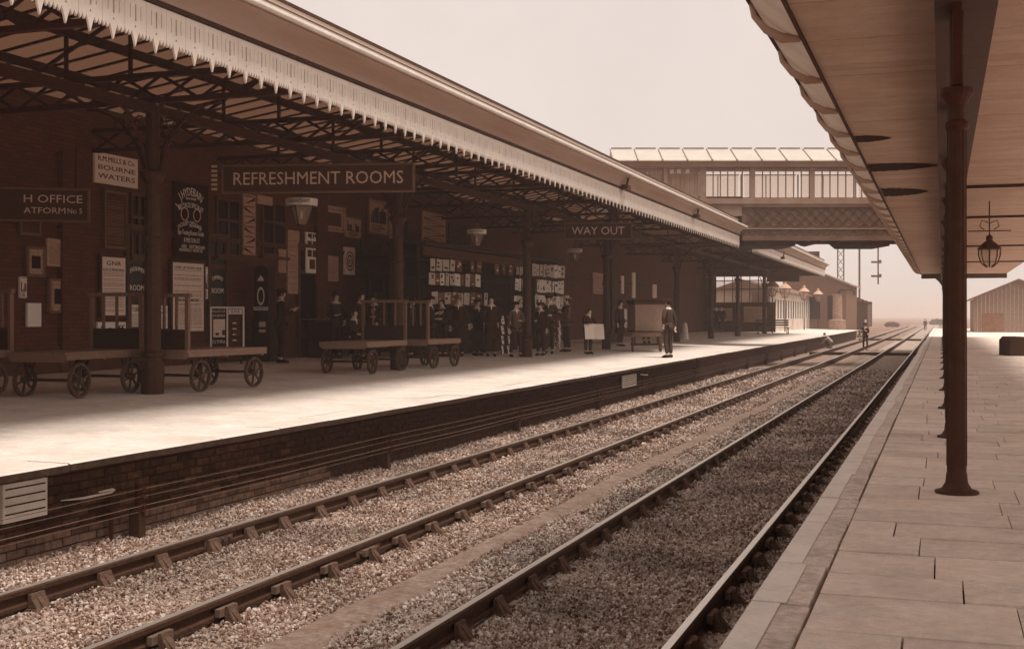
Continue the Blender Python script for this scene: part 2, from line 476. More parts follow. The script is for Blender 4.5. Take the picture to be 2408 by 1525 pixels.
# smooth trodden strip between the tracks
vs = []; fs = []; n = 400
for i in range(n + 1):
    y = 2 + i * .5 * (1 + i / 600)
    a = -4.06 + .06 * math.sin(y * .7) + R.uniform(-.03, .03); b = -3.80 + .05 * math.sin(y * .9 + 1) + R.uniform(-.03, .03)
    vs += [(a - .05, y, BL - .01), (a, y, BL + .022), ((a + b) / 2, y, BL + .03), (b, y, BL + .022), (b + .05, y, BL - .01)]
for i in range(n):
    for k in range(4):
        a = i * 5 + k; fs.append((a, a + 1, a + 6, a + 5))
mb = MB(); mb.add(vs, fs)
mb.build('path', mat('trodden_ash', .24, .26, rough=.95, var=.3, scale=9, bump=.8, bscale=30, dirt=.3, dscale=2), kind='structure')
# ------------------------------------------------------------------ rails and chairs
RP = [(-.036, -.01), (-.028, 0), (.028, 0), (.036, -.01), (.036, -.04), (.010, -.055), (.010, -.105), (.032, -.116), (.032, -.14), (.02, -.148),
      (-.02, -.148), (-.032, -.14), (-.032, -.116), (-.010, -.105), (-.010, -.055), (-.036, -.04)]
RN = ['running rail nearest the far platform wall', 'rail of the far track on the side of the trodden strip',
      'rail of the near track just right of the trodden strip', 'running rail closest to the white edged platform']
for x, lb in zip(RX, RN):
    t = thing('rail', lb, 'rail', (x, 0, RT))
    mb = MB(); mb.extr(RP, 1.5, 260); mb.build('rail_body', railside, t)
    mb = MB(); mb.box(-.025, .025, 1.5, 260, .0005, .003); mb.build('running_surface', railtop, t)
    for k in range(-0, 8):
        y = 9.75 + 13.7 * k
        if k > 3: continue
        for s in (1, -1):
            mb = MB(); mb.box(s * .012 if s > 0 else -.03, .03 if s > 0 else -.012, y - .23, y + .23, -.112, -.052)
            for j in (-.165, -.055, .055, .165):
                mb.tube([(s * .03, y + j, -.082), (s * .055, y + j, -.082)], .016, 6)
            mb.build('fishplate', rust, t)
def chair_meshes(side):
    a = MB()                            # side: +1 key on +x
    a.extr([(-.18, -.045), (.18, -.045), (.18, -.03), (.12, -.005), (-.12, -.005), (-.18, -.03)], -.095, .095)
    for s in (-1, 1):
        o = .034 if s != side else .078
        a.extr([(s * o, -.01), (s * (o + .085), -.01), (s * (o + .035), .06), (s * (o + .022), .10), (s * o, .10)], -.075 if s != side else -.05, .075 if s != side else .05)
        a.extr([(s * o, -.01), (s * (o + .105), -.008), (s * (o + .03), .075), (s * o, .085)], -.02, .02)
    for q in (-.145, .145):
        a.tube([(q, .05, -.03), (q, .05, .012)], .016, 6)
    k = MB(); k.box(side * .036 if side > 0 else -.076, .076 if side > 0 else -.036, -.11, .12, .035, .09)
    return a.mesh('rail_chair', rust), k.mesh('key', mat('oak_key', .10, .2, rough=.9, var=.3, scale=30))
CH = {1: chair_meshes(1), -1: chair_meshes(-1)}
ZC_ = RT - .148
for ri, (x, side) in enumerate(zip(RX, (-1, 1, -1, 1))):
    far = MB()
    y = 4.3 + .1 * ri
    cnt = 0
    while y < 150:
        d = min(abs(((y - 9.75 + 6.85) % 13.7) - 6.85), 9)
        if cnt < 74:
            a, k = CH[side]
            o = link('rail_chair', a, None, None, (x, y, ZC_))
            tag(o, ['iron chair gripping the rail nearest the far platform wall', 'iron chair with oak key gripping the rail left of the trodden strip',
                    'iron chair gripping the rail just right of the trodden strip', 'iron chair gripping the rail closest to the paved platform'][ri], 'rail chair',
                ['chairs under the rail nearest the far platform', 'chairs under the second rail', 'chairs under the third rail', 'chairs under the rail by the paved platform'][ri])
            kk = link('key', k, o)
        else:
            far.box(x - .15, x + .15, y - .07, y + .07, ZC_ - .04, ZC_ + .02); far.box(x - .1, x + .1, y - .06, y + .06, ZC_, ZC_ + .09)
        cnt += 1
        y += .76 + R.uniform(-.02, .02)
        if d < .5: y -= .12
    o = far.build('rail_chairs', rust, kind='stuff'); tag(o, 'far row of small iron chairs along one rail', 'rail chairs')
# crossing timbers beyond
for yv, lb in ((69.5, 'dark timber laid across both tracks by the standing workman'), (112, 'second dark timber laid across the tracks farther off')):
    mb = MB()
    for a, b in ((-6.9, -6.34), (-6.18, -4.83), (-4.68, -3.12), (-2.96, -1.61), (-1.46, -1.0)):
        mb.box(a, b, yv, yv + .28, RT - .17, RT - .01)
    tag(mb.build('crossing_timber', wood_dark), lb, 'crossing timber')
# ------------------------------------------------------------------ far (left) platform
WF = -7.50
vs = []; fs = []
ys = [-8 + i * 1.0 for i in range(127)]
xs = [EDGE - .45, -9, -11, -13, -16, -24]
for y in ys:
    for x in xs: vs.append((x, y, platz(x) + (R.uniform(-.004, .004) if x > -16 else 0)))
for j in range(len(ys) - 1):
    for i in range(len(xs) - 1):
        a = j * len(xs) + i; fs.append((a, a + len(xs), a + len(xs) + 1, a + 1))
mb = MB(); mb.add(vs, fs)
fp = mb.build('far_platform', stone, kind='structure')
cut = [1.1, 1.2, 1.0, 1.3]
y = -2.0; i = 0
cm = {}
mb = MB(); mb.extr([(-.02, -.075), (.012, -.07), (.014, -.012), (-.02, -.012)], .002, 1.198); shade_strip = mb.mesh('shaded_edge', mat('shade_tone_stone', .035, .13, rough=.95, var=.4, scale=12))  # dark strip that paints shade onto the coping's front face
while y < 117.5:
    L = 1.2
    key = i % 6
    if key not in cm:
        mb = MB(); e = R.uniform(-.006, .006)
        mb.extr([(-.45, -.06), (0, -.06), (.004 + e, -.05), (.002 - e, -.010), (-.014, 0), (-.45, .001)], .004, L - .004)
        cm[key] = mb.mesh('coping_stone', copingm)
    o = link('coping_stone', cm[key], fp, None, (EDGE + R.uniform(-.012, .008), y, R.uniform(-.004, .004)))
    link('shaded_edge', shade_strip, o)
    y += L; i += 1
mb = MB(); mb.box(-24, -7.72, -8, 118, -1.0, -.12); mb.box(-7.72, WF - .005, -8, 118, -1.0, -.101)
fw = mb.build('platform_wall', brick_mat('platform_brick', .05, .028, .02), kind='structure')
# bricks proud of the face, nearest ones
bmat_ = mat('brick_face', .055, .09, rough=.9, var=.4, scale=14, bump=.6, bscale=60, rnd=.45)
bmesh_ = {}
for k in range(4):
    mb = MB(); L = .222
    mb.extr([(0, 0), (.012 + R.uniform(0, .006), .004), (.012 + R.uniform(0, .006), .066), (0, .07)], 0, L)
    bmesh_[k] = mb.mesh('brick', bmat_)
bm2_ = mat('lower_brick_face', .13, .15, rough=.9, var=.4, scale=14, bump=.6, bscale=60, rnd=.35)  # paler tone for the bottom courses
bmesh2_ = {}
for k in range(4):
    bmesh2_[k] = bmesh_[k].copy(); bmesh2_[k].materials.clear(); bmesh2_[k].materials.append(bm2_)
cand = []
for r_ in range(9):
    z = -.885 + r_ * .081
    yy = 6 + (.117 if r_ % 2 else 0)
    while yy < 40:
        cand.append((yy + abs(r_) * .15, yy, z)); yy += .235
cand.sort()
for k, (q, yy, z) in enumerate(cand[:300]):
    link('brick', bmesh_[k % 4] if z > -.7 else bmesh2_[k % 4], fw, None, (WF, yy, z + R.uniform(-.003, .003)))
mb = MB()
for (q, yy, z) in cand[300:]:
    e = R.uniform(.010, .018); mb.box(WF, WF + e, yy, yy + .222, z + .004, z + .07)
mb.build('brickwork', bmat_, fw, kind='stuff')
# signal wires on short posts along the wall
t0 = None
pl = 7.5
for k in range(13):
    yy = 4.4 + 5.6 * k
    t = thing('wire_post', '%s short timber post from the front carrying signal wires along the platform wall' % (['first', 'second', 'third', 'fourth', 'fifth', 'sixth', 'seventh', 'eighth', 'ninth', 'tenth', 'eleventh', 'twelfth', 'thirteenth'][k]), 'wire post', (-7.3, yy, -.9), 0, 'signal wire posts along the far platform wall')
    mb = MB(); mb.box(-.06, .06, -.05, .05, 0, .34); mb.build('stake', wood_dark, t)
    mb = MB(); mb.box(-.015, .015, -.02, .02, .34, .56)
    for z in (.3, .36, .44, .52): mb.tube([(.0, 0, z), (.09, 0, z)], .022, 6)
    mb.build('pulley_bracket', iron, t)
t = thing('signal_wires', 'thin signal wires strung low along the far platform wall', 'wires', (-7.3, 0, -.9))
for z, x in ((.3, .05), (.36, .08), (.44, .05), (.52, .08)):
    mb = MB()
    for k in range(12):
        y0 = 4.4 + 5.6 * k
        mb.tube([(x, y0, z), (x, y0 + 2.8, z - .012), (x, y0 + 5.6, z)], .0035, 4, cap=False)
    mb.build('wire', mat('bright_wire', .16, rough=.4, metal=.5), t)
# small notices on the wall
def wallnotice(u0, v0, u1, v1, X, label, rows, m_=whitep):
    a, b = PX(u0, v1, X), PX(u1, v0, X)
    t = thing('notice_board', label, 'notice', (X, a.y, a.z))
    W_, H_ = b.y - a.y, PX(u0, v0, X).z - a.z
    mb = MB(); mb.box(-.01, .02, 0, W_, 0, H_); mb.build('board', m_, t)
    mb = MB()
    for k in range(rows):
        z = H_ * (k + .9) / (rows + .6)
        mb.box(.0205, .023, W_ * .05, W_ * .95, z, z + .012)
    mb.build('printed_lines', black, t)
    return t
wallnotice(2, 1140, 107, 1232, -7.42, 'white notice with dark ruled lines low on the far platform wall', 4)
wallnotice(1463, 884, 1495, 912, -7.42, 'small white notice board half way along the far platform wall', 5)
p = PX(245, 1160, -7.42)
t = thing('lever_handle', 'white painted lever handle lying beside the far platform wall', 'lever', p)
mb = MB(); mb.tube([(0, -.6, .02), (0, -.3, 0), (0, .1, 0), (.01, .14, .02), (.02, .1, .03), (.02, -.1, .03)], [.004, .012, .012, .012, .012, .008], 6); mb.build('handle', whitep, t)
mb = MB(); mb.tube([(0, .1, -.02), (0, .1, -.5)], .02, 6); mb.build('stem', iron, t)
p = PX(1512, 893, -7.35)
t = thing('ground_lever', 'small iron ground lever beside the little notice on the wall', 'lever', (p.x, p.y, -.9))
mb = MB(); mb.bar((0, 0, 0), (0, 0, .62), .05); mb.bar((0, -.5, .3), (0, .5, .38), .04); mb.build('frame', iron, t)
mb = MB(); mb.bar((0, -.2, .66), (0, .5, .62), .04, .03); mb.build('arm', whitep, t)
# weeds on the platform edge
# ------------------------------------------------------------------ near (right) platform
PE = -.80
np_ = MB(); np_.box(-.5, 12, -8, 135, -1.0, -.06); np_ = np_.build('near_platform', mat('platform_bed', .02, rough=.9), kind='structure')
mb = MB(); mb.box(-.68, -.502, -8, 135, -1.0, -.101); mb.build('retaining_wall', brick_mat('near_brick', .06, .03, .02), np_)
y = 3.0; i = 0
while y < 134:
    L = R.choice([.9, 1.05, 1.2, 1.35]); L2 = L - .012
    if y > 60: L = 2.6; L2 = 2.588
    o = MB(); x1 = -.545 + R.uniform(-.012, .012)
    o.extr([(PE, -.10), (x1, -.10), (x1 - .004, -.006), (x1 - .012, 0), (PE + .012, R.uniform(-.002, .002)), (PE, -.012)], 0, L2)
    c = o.build('edging_stone', gritty, np_, loc=(0, y, R.uniform(-.003, .003)))
    e = R.uniform(-.015, .015)
    o = MB(); o.box(.001, .135 + e, .0, L2, .003, .007); o.box(-.0035, -.0005, 0, L2, -.06, .004)
    o.build('white_edge_line', whitep, c, loc=(PE, 0, 0))
    y += L; i += 1
rowsY = [3.2]
seq = [.62, .75, .5, .62, .45, .6, .6, .47, .49, .62, .7, .5]
k = 0
while rowsY[-1] < 134:
    d = seq[k % len(seq)] * R.choice([1, 1, .9, 1.1]); k += 1
    if rowsY[-1] > 42: d *= 2.4
    rowsY.append(rowsY[-1] + d)
cnt = 0
farslab = MB()
for ra, rb in zip(rowsY, rowsY[1:]):
    x = -.53; xmax = .75 + .07 * ra
    first = True
    while x < 6:
        wd = R.choice([.5, .65, .8, 1.0]) if not first else R.uniform(.25, .95)
        if ra > 30: wd *= 1.8
        first = False
        g = .005 + R.uniform(0, .006); gy = .018 + R.uniform(0, .012)
        x1 = x + wd - g; z = R.uniform(-.004, .004)
        if x < xmax and cnt < 300:
            o = MB(); tl = R.uniform(-.003, .003)
            o.add([(x, ra, -.05), (x1, ra, -.05), (x1, rb - gy, -.05), (x, rb - gy, -.05),
                   (x, ra, z), (x1, ra, z + tl), (x1, rb - gy, z + tl), (x, rb - gy, z)],
                  [(0, 3, 2, 1), (4, 5, 6, 7), (0, 1, 5, 4), (1, 2, 6, 5), (2, 3, 7, 6), (3, 0, 4, 7)])
            o.build('paving_slab', slabm, np_); cnt += 1
        else:
            farslab.box(x, x1, ra, rb - g, -.05, z)
        x += wd
farslab.build('paving_slabs', slabm, np_, kind='stuff')
# ------------------------------------------------------------------ far canopy (left)
XV = -7.70; VT = 4.51
def tooth_mesh():
    h = .172
    half = [(.172, -.36), (.145, -.415), (.118, -.36), (.088, -.415), (.06, -.36), (.055, -.37), (.030, -.43), (0, -.515)]
    out = [(-h, 0), (-h, -.36)] + [(-a, b) for a, b in half[1:-1]] + [(0, -.515)] + [(a, b) for a, b in half[:-1][::-1][:-1]] + [(h, -.36), (h, 0)]
    bm = bmesh.new(); es = []
    def loop(p):
        vs = [bm.verts.new((0, a, b)) for a, b in p]
        for i in range(len(vs)): es.append(bm.edges.new((vs[i], vs[(i + 1) % len(vs)])))
    loop(out)
    loop([(-.013, -.09), (-.013, -.26), (.013, -.26), (.013, -.09)])
    loop([(-.014, -.315), (0, -.332), (.014, -.315), (0, -.298)])
    for q in (-.086, .086): loop([(q - .006, -.09), (q - .006, -.24), (q + .006, -.24), (q + .006, -.09)])
    bmesh.ops.triangle_fill(bm, use_beauty=True, edges=es)
    r = bmesh.ops.extrude_face_region(bm, geom=list(bm.faces))
    for v in r['geom']:
        if isinstance(v, bmesh.types.BMVert): v.co.x -= .022
    bmesh.ops.recalc_face_normals(bm, faces=bm.faces)
    me = bpy.data.meshes.new('valance_board'); bm.to_mesh(me); bm.free(); me.materials.append(valm)
    return me
TM = tooth_mesh()
roofm = mat('roof_boards', .09, .03, rough=.85, var=.3, scale=4)
roofglass = translucent_mat('dirty_roof_glass', .09, .03, .25)
rearglass = translucent_mat('rear_roof_glass', .085, .03, .15)
def canopy(y0, y1, label):
    t = thing('platform_canopy', label, 'canopy', (0, y0, 0))
    L = y1 - y0
    n = int(L / .35)
    for k in range(n):
        link('valance_board', TM, t, None, (XV, .175 + .35 * k, VT))
    mb = MB(); mb.tube([(XV + .015, 0, VT + .01), (XV + .015, L, VT + .01)], .022, 8); mb.box(XV - .03, XV + .004, 0, L, VT - .02, VT + .05); mb.build('bead_moulding', iron_mid, t)
    prof = []
    for k in range(9):
        a = k / 8 * math.pi / 2
        prof.append((XV + .02 + .24 * (1 - math.cos(a)), VT + .04 + .24 * math.sin(a)))
    back = [(-7.46, 4.83), (-7.80, 4.83), (-7.80, VT + .04)]
    mb = MB(); mb.extr(prof + back, 0, L); mb.build('cove', covem, t, smooth=False)
    mb = MB(); mb.extr([(-7.62, 4.832), (-7.385, 4.832), (-7.375, 4.85), (-7.375, 4.888), (-7.40, 4.895), (-7.62, 4.895)], 0, L); mb.build('gutter', whitep, t)
    mb = MB(); mb.box(-7.85, -7.76, 0, L, 4.833, 5.20); mb.build('roof_kerb', mat('kerb_lead', .50, .42, rough=.6, var=.12, scale=2, stretch=(1, .2, 3)), t)
    mb = MB(); mb.box(-7.759, -7.74, 0, L, 5.17, 5.21); mb.box(-7.759, -7.745, 0, L, 5.02, 5.04); mb.box(-7.759, -7.748, 0, L, 5.10, 5.11); mb.build('roof_rail', iron_mid, t)
    # roof slopes: glazed strip at the front, boards behind, ridge
    y = 0
    while y < L - .05:
        d = min(.62, L - y)
        mb = MB(); mb.add([(-7.86, y + .02, 4.99), (-9.7, y + .02, 5.5), (-9.7, y + d - .02, 5.5), (-7.86, y + d - .02, 4.99)], [(0, 1, 2, 3)])
        if y < 60: mb.build('roof_pane', roofglass, t)
        else: farpanes.add(mb.v, mb.f)
        y += .62
    mb = MB(); y = 0
    while y < L + (3.6 if y0 < 0 else 0) - .05:
        mb.add([(-12.6, y + .02, 5.96), (-16.6, y + .02, 5.36), (-16.6, y + .60, 5.36), (-12.6, y + .60, 5.96)], [(0, 1, 2, 3)]); y += .62
    mb.build('rear_roof_glazing', rearglass, t, kind='stuff')
    bars = MB(); y = 0
    while y < L:
        bars.bar((-12.6, y, 5.95), (-16.6, y, 5.35), .05, .05); y += .62
    y = 0
    while y < L:
        bars.bar((-7.85, y, 4.985), (-9.72, y, 5.505), .04, .05); y += .62
    bars.build('glazing_bars', iron, t, kind='stuff')
    mb = MB(); mb.extr([(-9.7, 5.5), (-9.7, 5.56), (-11.8, 6.16), (-12.6, 6.0), (-12.6, 5.94), (-11.8, 6.10)], 0, L + (3.6 if y0 < 0 else 0)); mb.build('boarded_roof', roofm, t)  # first canopy's roof runs on over the gap, added to block sunlight there
    mb = MB()
    for x, z in ((-8.2, 5.03), (-9.7, 5.44), (-10.8, 5.74), (-13, 5.8), (-14.4, 5.55)):
        mb.box(x - .05, x + .05, 0, L, z - .14, z)
    mb.build('purlins', iron, t, kind='stuff')
    return t
farpanes = MB()
cnp1 = canopy(-4, 50.0, 'long far platform canopy with pale pointed valance up to the footbridge')
cnp2 = canopy(53.6, 88.6, 'shorter far platform canopy beyond the footbridge')
# rainwater brackets on the bead
for k, (u, v) in enumerate(((1474, 440), (1640, 508), (1842, 606))):
    p = PX(u, v, -7.55)
    t = thing('gutter_outlet', ['iron gutter outlet on the canopy edge left of the footbridge windows', 'iron gutter outlet low on the canopy edge near the footbridge',
                                'iron gutter outlet on the canopy edge beyond the footbridge'][k], 'gutter outlet', p)
    mb = MB(); mb.box(-.1, .06, -.18, .18, -.07, .05); mb.build('box', iron, t)
    mb = MB(); mb.tube([(0, 0, .05), (0.03, .03, .22), (.03, .1, .34)], .03, 6); mb.build('hook', iron, t)
# lattice roof girders, each one a thing
def girder(y, label):
    t = thing('roof_girder', label, 'roof girder', (0, y, 0), 0, 'lattice roof girders crossing the far platform')
    x0, x1, zb, zt = -16.0, -7.86, 4.56, 4.95
    mb = MB(); mb.box(x0, x1, -.05, .05, zb - .04, zb + .04); mb.build('bottom_chord', iron, t)
    mb = MB(); mb.box(x0, x1, -.05, .05, zt - .04, zt + .04); mb.build('top_chord', iron, t)
    n = 12; d = (x1 - x0) / n
    mb = MB()
    for k in range(n):
        a = x0 + d * k
        mb.bar((a, .02, zb), (a + d, .02, zt), .05, .015, up=(0, 1, 0)); mb.bar((a + d, -.02, zb), (a, -.02, zt), .05, .015, up=(0, 1, 0))
    mb.build('lattice', iron, t)
    mb = MB()
    for x, z in ((-9.7, 5.44), (-11.8, 6.08), (-13, 5.7), (-14.4, 5.35), (-8.8, 5.2)): mb.bar((x, 0, zt), (x, 0, z), .05)
    mb.bar((-9.7, 0, zt), (-11.8, 0, 6.0), .05); mb.bar((-13.9, 0, zt), (-11.8, 0, 6.0), .05)
    mb.build('king_posts', iron, t)
    return t
COLY = [7.0, 16.0, 25.0, 34.0, 43.0, 55.5, 64.3, 73.2, 84.8]
g0 = girder(COLY[1], 'lattice roof girder above the column between the two nearest barrows')
glab = ['girder over the front platform corner', '', 'third', '', '', '', '', '', '']
ordn = ['first', 'second', 'third', 'fourth', 'fifth', 'sixth', 'seventh', 'eighth', 'ninth']
for i, y in enumerate(COLY):
    if i != 1: dup(g0, (0, y, 0), 0, 'lattice roof girder above the %s column of the far platform' % ordn[i])
for i in range(5):
    dup(g0, (0, COLY[i] + 4.5 - (0 if i < 4 else 1.5), 0), 0, 'lattice roof girder just beyond the %s column of the far platform' % ordn[i])
# longitudinal girder + columns
def lcolumn(y, label):
    z0 = platz(-11.4)
    t = thing('iron_column', label, 'column', (-11.4, y, z0), 0, 'iron columns of the far platform canopy')
    mb = MB(); mb.lathe([(.17, 0), (.17, .5), (.15, .52), (.15, .55), (.185, .58), (.185, .62), (.14, .66)], n=10); mb.build('base', iron_mid, t)
    mb = MB(); mb.lathe([(.125, .66), (.13, 1.0), (.118, 2.3)], n=12); mb.lathe([(.15, 2.3), (.15, 2.36), (.12, 2.4), (.10, 4.35)], n=12); mb.build('shaft', iron_mid, t, smooth=False)
    mb = MB(); mb.lathe([(.11, 3.2), (.2, 3.32), (.21, 3.38), (.13, 3.42)], n=12); mb.build('capital', iron, t)
    for dx, dy in ((0, 1), (0, -1), (1, 0), (-1, 0)):
        mb = MB(); pts = []
        for k in range(9):
            a = k / 8 * math.pi / 2
            r_ = 1.1
            q = .1 + r_ * (1 - math.cos(a)); z = 3.05 + 1.35 * math.sin(a)
            pts.append((dx * q, dy * q, z))
        mb.tube(pts, .024, 6)
        for (q, z, rr) in ((.3, 4.15, .15), (.6, 4.25, .09)):
            c = [(dx * (q + rr * math.cos(b)), dy * (q + rr * math.cos(b)), z - .1 + rr * math.sin(b)) for b in [j * math.pi / 5 for j in range(11)]]
            mb.tube(c, .016, 4)
        mb.build('bracket', iron, t)
    return t
c0 = lcolumn(COLY[1], 'iron column standing between the two nearest luggage barrows')
cl = ['iron column nearest the camera at the top left of the far platform', '', 'iron column between the two middle luggage barrows', 'iron column with pedestal amid the crowd at the bookstall', 'iron column right of the boy with the newspaper',
      'iron column just behind the porter on the platform edge', 'slim iron column left of the two distant figures', 'iron column right of the two distant figures', 'last iron column at the end of the far canopy']
for i, y in enumerate(COLY):
    if i not in (0, 1): dup(c0, (-11.4, y, platz(-11.4)), 0, cl[i])
mb = MB(); mb.box(-11.48, -11.32, -4, 50.0, 4.36, 4.5); tag(mb.build('longitudinal_beam', iron), 'long iron beam above the column row of the near canopy length', 'beam')
mb = MB(); mb.box(-11.48, -11.32, 53.7, 88, 4.36, 4.5); tag(mb.build('longitudinal_beam', iron), 'long iron beam above the column row beyond the footbridge', 'beam')
# ------------------------------------------------------------------ near canopy (right)
SZ = 3.85
t = thing('platform_canopy', 'boarded canopy over the near paved platform with scalloped edge', 'canopy', (0, -4, 0))
Y0, Y1 = -4, 80
y = Y0; sm = {}
cb = 0
while y < Y1:
    wd = .3
    k = cb % 5
    if k not in sm:
        mb = MB(); mb.box(-1.2, 3.7, 0, wd - .006, 0, .03); sm[k] = mb.mesh('soffit_board', soffitm)
    link('soffit_board', sm[k], t, None, (0, y - Y0, SZ + R.uniform(0, .004))); y += wd; cb += 1
mb = MB(); mb.box(-1.25, 3.7, 0, Y1 - Y0, SZ + .036, SZ + .36); mb.build('roof', roofm, t)
mb = MB(); mb.box(-1.232, -1.203, 0, Y1 - Y0, SZ - .03, SZ + .03); mb.build('edge_bead', iron, t)
# scalloped cove between ribs
def bay_mesh(L):
    vs = []; fs = []; ny, nx = 16, 8
    for j in range(ny + 1):
        a = j / ny; sag = (math.sin(math.pi * a) ** .7)
        for i in range(nx + 1):
            b = i / nx
            x = -1.235 - .465 * b; z = SZ - .0 + .37 * (b ** 1.7)
            z += .13 * sag * math.sin(math.pi * (.15 + b * .85))
            vs.append((x, a * L, z))
    for j in range(ny):
        for i in range(nx):
            q = j * (nx + 1) + i; fs.append((q, q + 1, q + nx + 2, q + nx + 1))
    return vs, fs
vs, fs = bay_mesh(2.15)
mb = MB(); mb.add(vs, fs); bay = mb.mesh('scallop_panel', mat('scallop_paint', .78, .5, rough=.6, var=.14, scale=3), smooth=True)
mb = MB()
pts = [(-1.235, 0, SZ - .01), (-1.40, 0, SZ + .0), (-1.55, 0, SZ + .09), (-1.66, 0, SZ + .22), (-1.70, 0, SZ + .37)]
mb.tube(pts, [.04, .05, .04, .03, .02], 6); rib = mb.mesh('rib', covem, smooth=True)
k = 0
while k * 2.15 < Y1 - Y0 - 2:
    link('scallop_panel', bay, t, None, (0, k * 2.15 + .6, 0)); link('rib', rib, t, None, (0, k * 2.15 + .6, 0)); k += 1
mb = MB(); mb.box(-1.72, -1.69, 0, Y1 - Y0, SZ + .345, SZ + .40); mb.build('outer_lip', iron, t)
mb = MB(); mb.add([(-1.69, 0, SZ + .40), (-1.24, 0, SZ + .42), (-1.24, Y1 - Y0, SZ + .42), (-1.69, Y1 - Y0, SZ + .40)], [(0, 1, 2, 3)]); mb.build('gutter_cover', roofm, t)
# soot stains on the soffit
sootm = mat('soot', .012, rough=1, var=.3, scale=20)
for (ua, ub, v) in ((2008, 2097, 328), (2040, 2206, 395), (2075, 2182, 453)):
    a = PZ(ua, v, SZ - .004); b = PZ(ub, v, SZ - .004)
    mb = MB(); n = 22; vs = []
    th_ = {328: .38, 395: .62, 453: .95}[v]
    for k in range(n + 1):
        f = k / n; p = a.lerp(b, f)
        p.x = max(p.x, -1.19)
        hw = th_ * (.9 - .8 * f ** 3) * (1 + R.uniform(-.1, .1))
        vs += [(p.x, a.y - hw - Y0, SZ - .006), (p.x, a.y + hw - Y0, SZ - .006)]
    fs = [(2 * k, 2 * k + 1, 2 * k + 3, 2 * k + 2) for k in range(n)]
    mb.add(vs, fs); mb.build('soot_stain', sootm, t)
# end bracket and fascia at far end
mb = MB(); mb.box(-1.2, 3.7, Y1 - Y0 - .06, Y1 - Y0 - .001, SZ - .28, SZ - .001); mb.build('end_board', iron_mid, t)
tb = thing('longitudinal_beam', 'dark built-up beam resting on the near platform columns', 'beam', (0, 0, 0))
mb = MB(); mb.box(-.02, .34, -4, 80, SZ - .34, SZ - .005); mb.build('web', iron, tb)
mb = MB(); mb.box(-.05, .37, -4, 80, SZ - .40, SZ - .341); mb.build('flange', iron_mid, tb)
for k, yy in enumerate((26, 34, 48, 62)):
    mb = MB(); mb.bar((.4, yy, SZ - .03), (3.6, yy, SZ - .03), .06, .06)
    tag(mb.build('cross_beam', iron), 'iron cross beam under the near canopy, %s from the camera' % ordn[k], 'beam')
def rcolumn(y, label, end=False):
    t = thing('iron_column', label, 'column', (.1, y, 0), 0, 'iron columns of the near platform canopy')
    mb = MB(); mb.lathe([(.150, 0), (.150, .022), (.105, .035), (.078, .08), (.070, .15)], n=16); mb.build('base', iron_mid, t, smooth=False)
    mb = MB(); mb.lathe([(.067, .15), (.061, 2.6), (.060, 2.78)], n=16); mb.lathe([(.05, 2.9), (.05, SZ - .4)], n=12)
    for k in range(8):
        a = k * math.pi / 4; mb.bar((.065 * math.cos(a), .065 * math.sin(a), .2), (.060 * math.cos(a), .060 * math.sin(a), 2.6), .012)
    mb.build('shaft', iron_mid, t)
    mb = MB(); mb.lathe([(.068, 2.6), (.085, 2.62), (.085, 2.65), (.068, 2.67)], n=16); mb.lathe([(.068, 2.78), (.09, 2.82), (.118, 2.86), (.118, 2.9), (.05, 2.905)], n=16); mb.build('capital', iron, t)
    for s in (-1, 1):
        mb = MB(); mb.extr([(s * .05, 2.91), (s * .12, 2.91), (s * .3, SZ - .401), (s * .05, SZ - .401)], -.03, .03, axis='x')
        mb.build('bracket', iron, t)
    return t
ry = 9.4
cc = rcolumn(ry, 'nearest iron column on the paved platform, filling the right side')
k = 1
while ry + 4.3 * k < 79:
    dup(cc, (.1, ry + 4.3 * k, 0), 0, 'iron column number %s from the front in the near platform row' % (ordn + ['tenth', 'eleventh', 'twelfth', 'thirteenth', 'fourteenth', 'fifteenth', 'sixteenth', 'seventeenth'])[k]); k += 1
# curved end bracket of the last column
t = thing('canopy_bracket', 'curved bracket swinging down from the far end of the near canopy', 'bracket', (.1, 79.2, 0))
mb = MB(); vs = []
for k in range(10):
    a = k / 9 * math.pi / 2
    vs.append((-1.25 + 1.25 * math.sin(a), SZ - .05 - 1.2 * (1 - math.cos(a))))
mb.extr(vs + [(0, SZ - .01), (-1.25, SZ - .01)], 0, .12); mb.build('plate', iron, t)
# ------------------------------------------------------------------ station building behind the far platform
WX = -16.0
wallbrick = brick_mat('station_brick', .060, .040, .025, d=.016)
sb = thing('station_building', 'dark brick station building behind the far platform with doors and windows', 'building', (WX, -4, platz(WX)))
doors = [(297, 337), (489, 525), (700, 742)]
wins = [(303, 340, 452, 603), (505, 560, 462, 602), (612, 668, 470, 600)]
mb = MB(); mb.box(WX - .5, WX, -4, 88, 0, 6.4); mb.build('wall', wallbrick, sb, world=True)
mb = MB(); mb.box(WX, WX + .06, -4, 30, platz(WX), platz(WX) + .5); mb.build('plinth', mat('stone_plinth', .06, rough=.9), sb, world=True)
mb = MB(); mb.box(WX + .0, WX + .05, -4, 87, 3.0, 3.12); mb.build('string_course', mat('painted_course', .06, rough=.8), sb, world=True)
gl = glass_mat('dark_window_glass', .01, .9)
gl.node_tree.nodes['Principled BSDF'].inputs['Roughness'].default_value = .25; gl.node_tree.nodes['Principled BSDF'].inputs['Specular IOR Level'].default_value = .15
frm = mat('brown_joinery', .07, rough=.6, var=.25, scale=8)
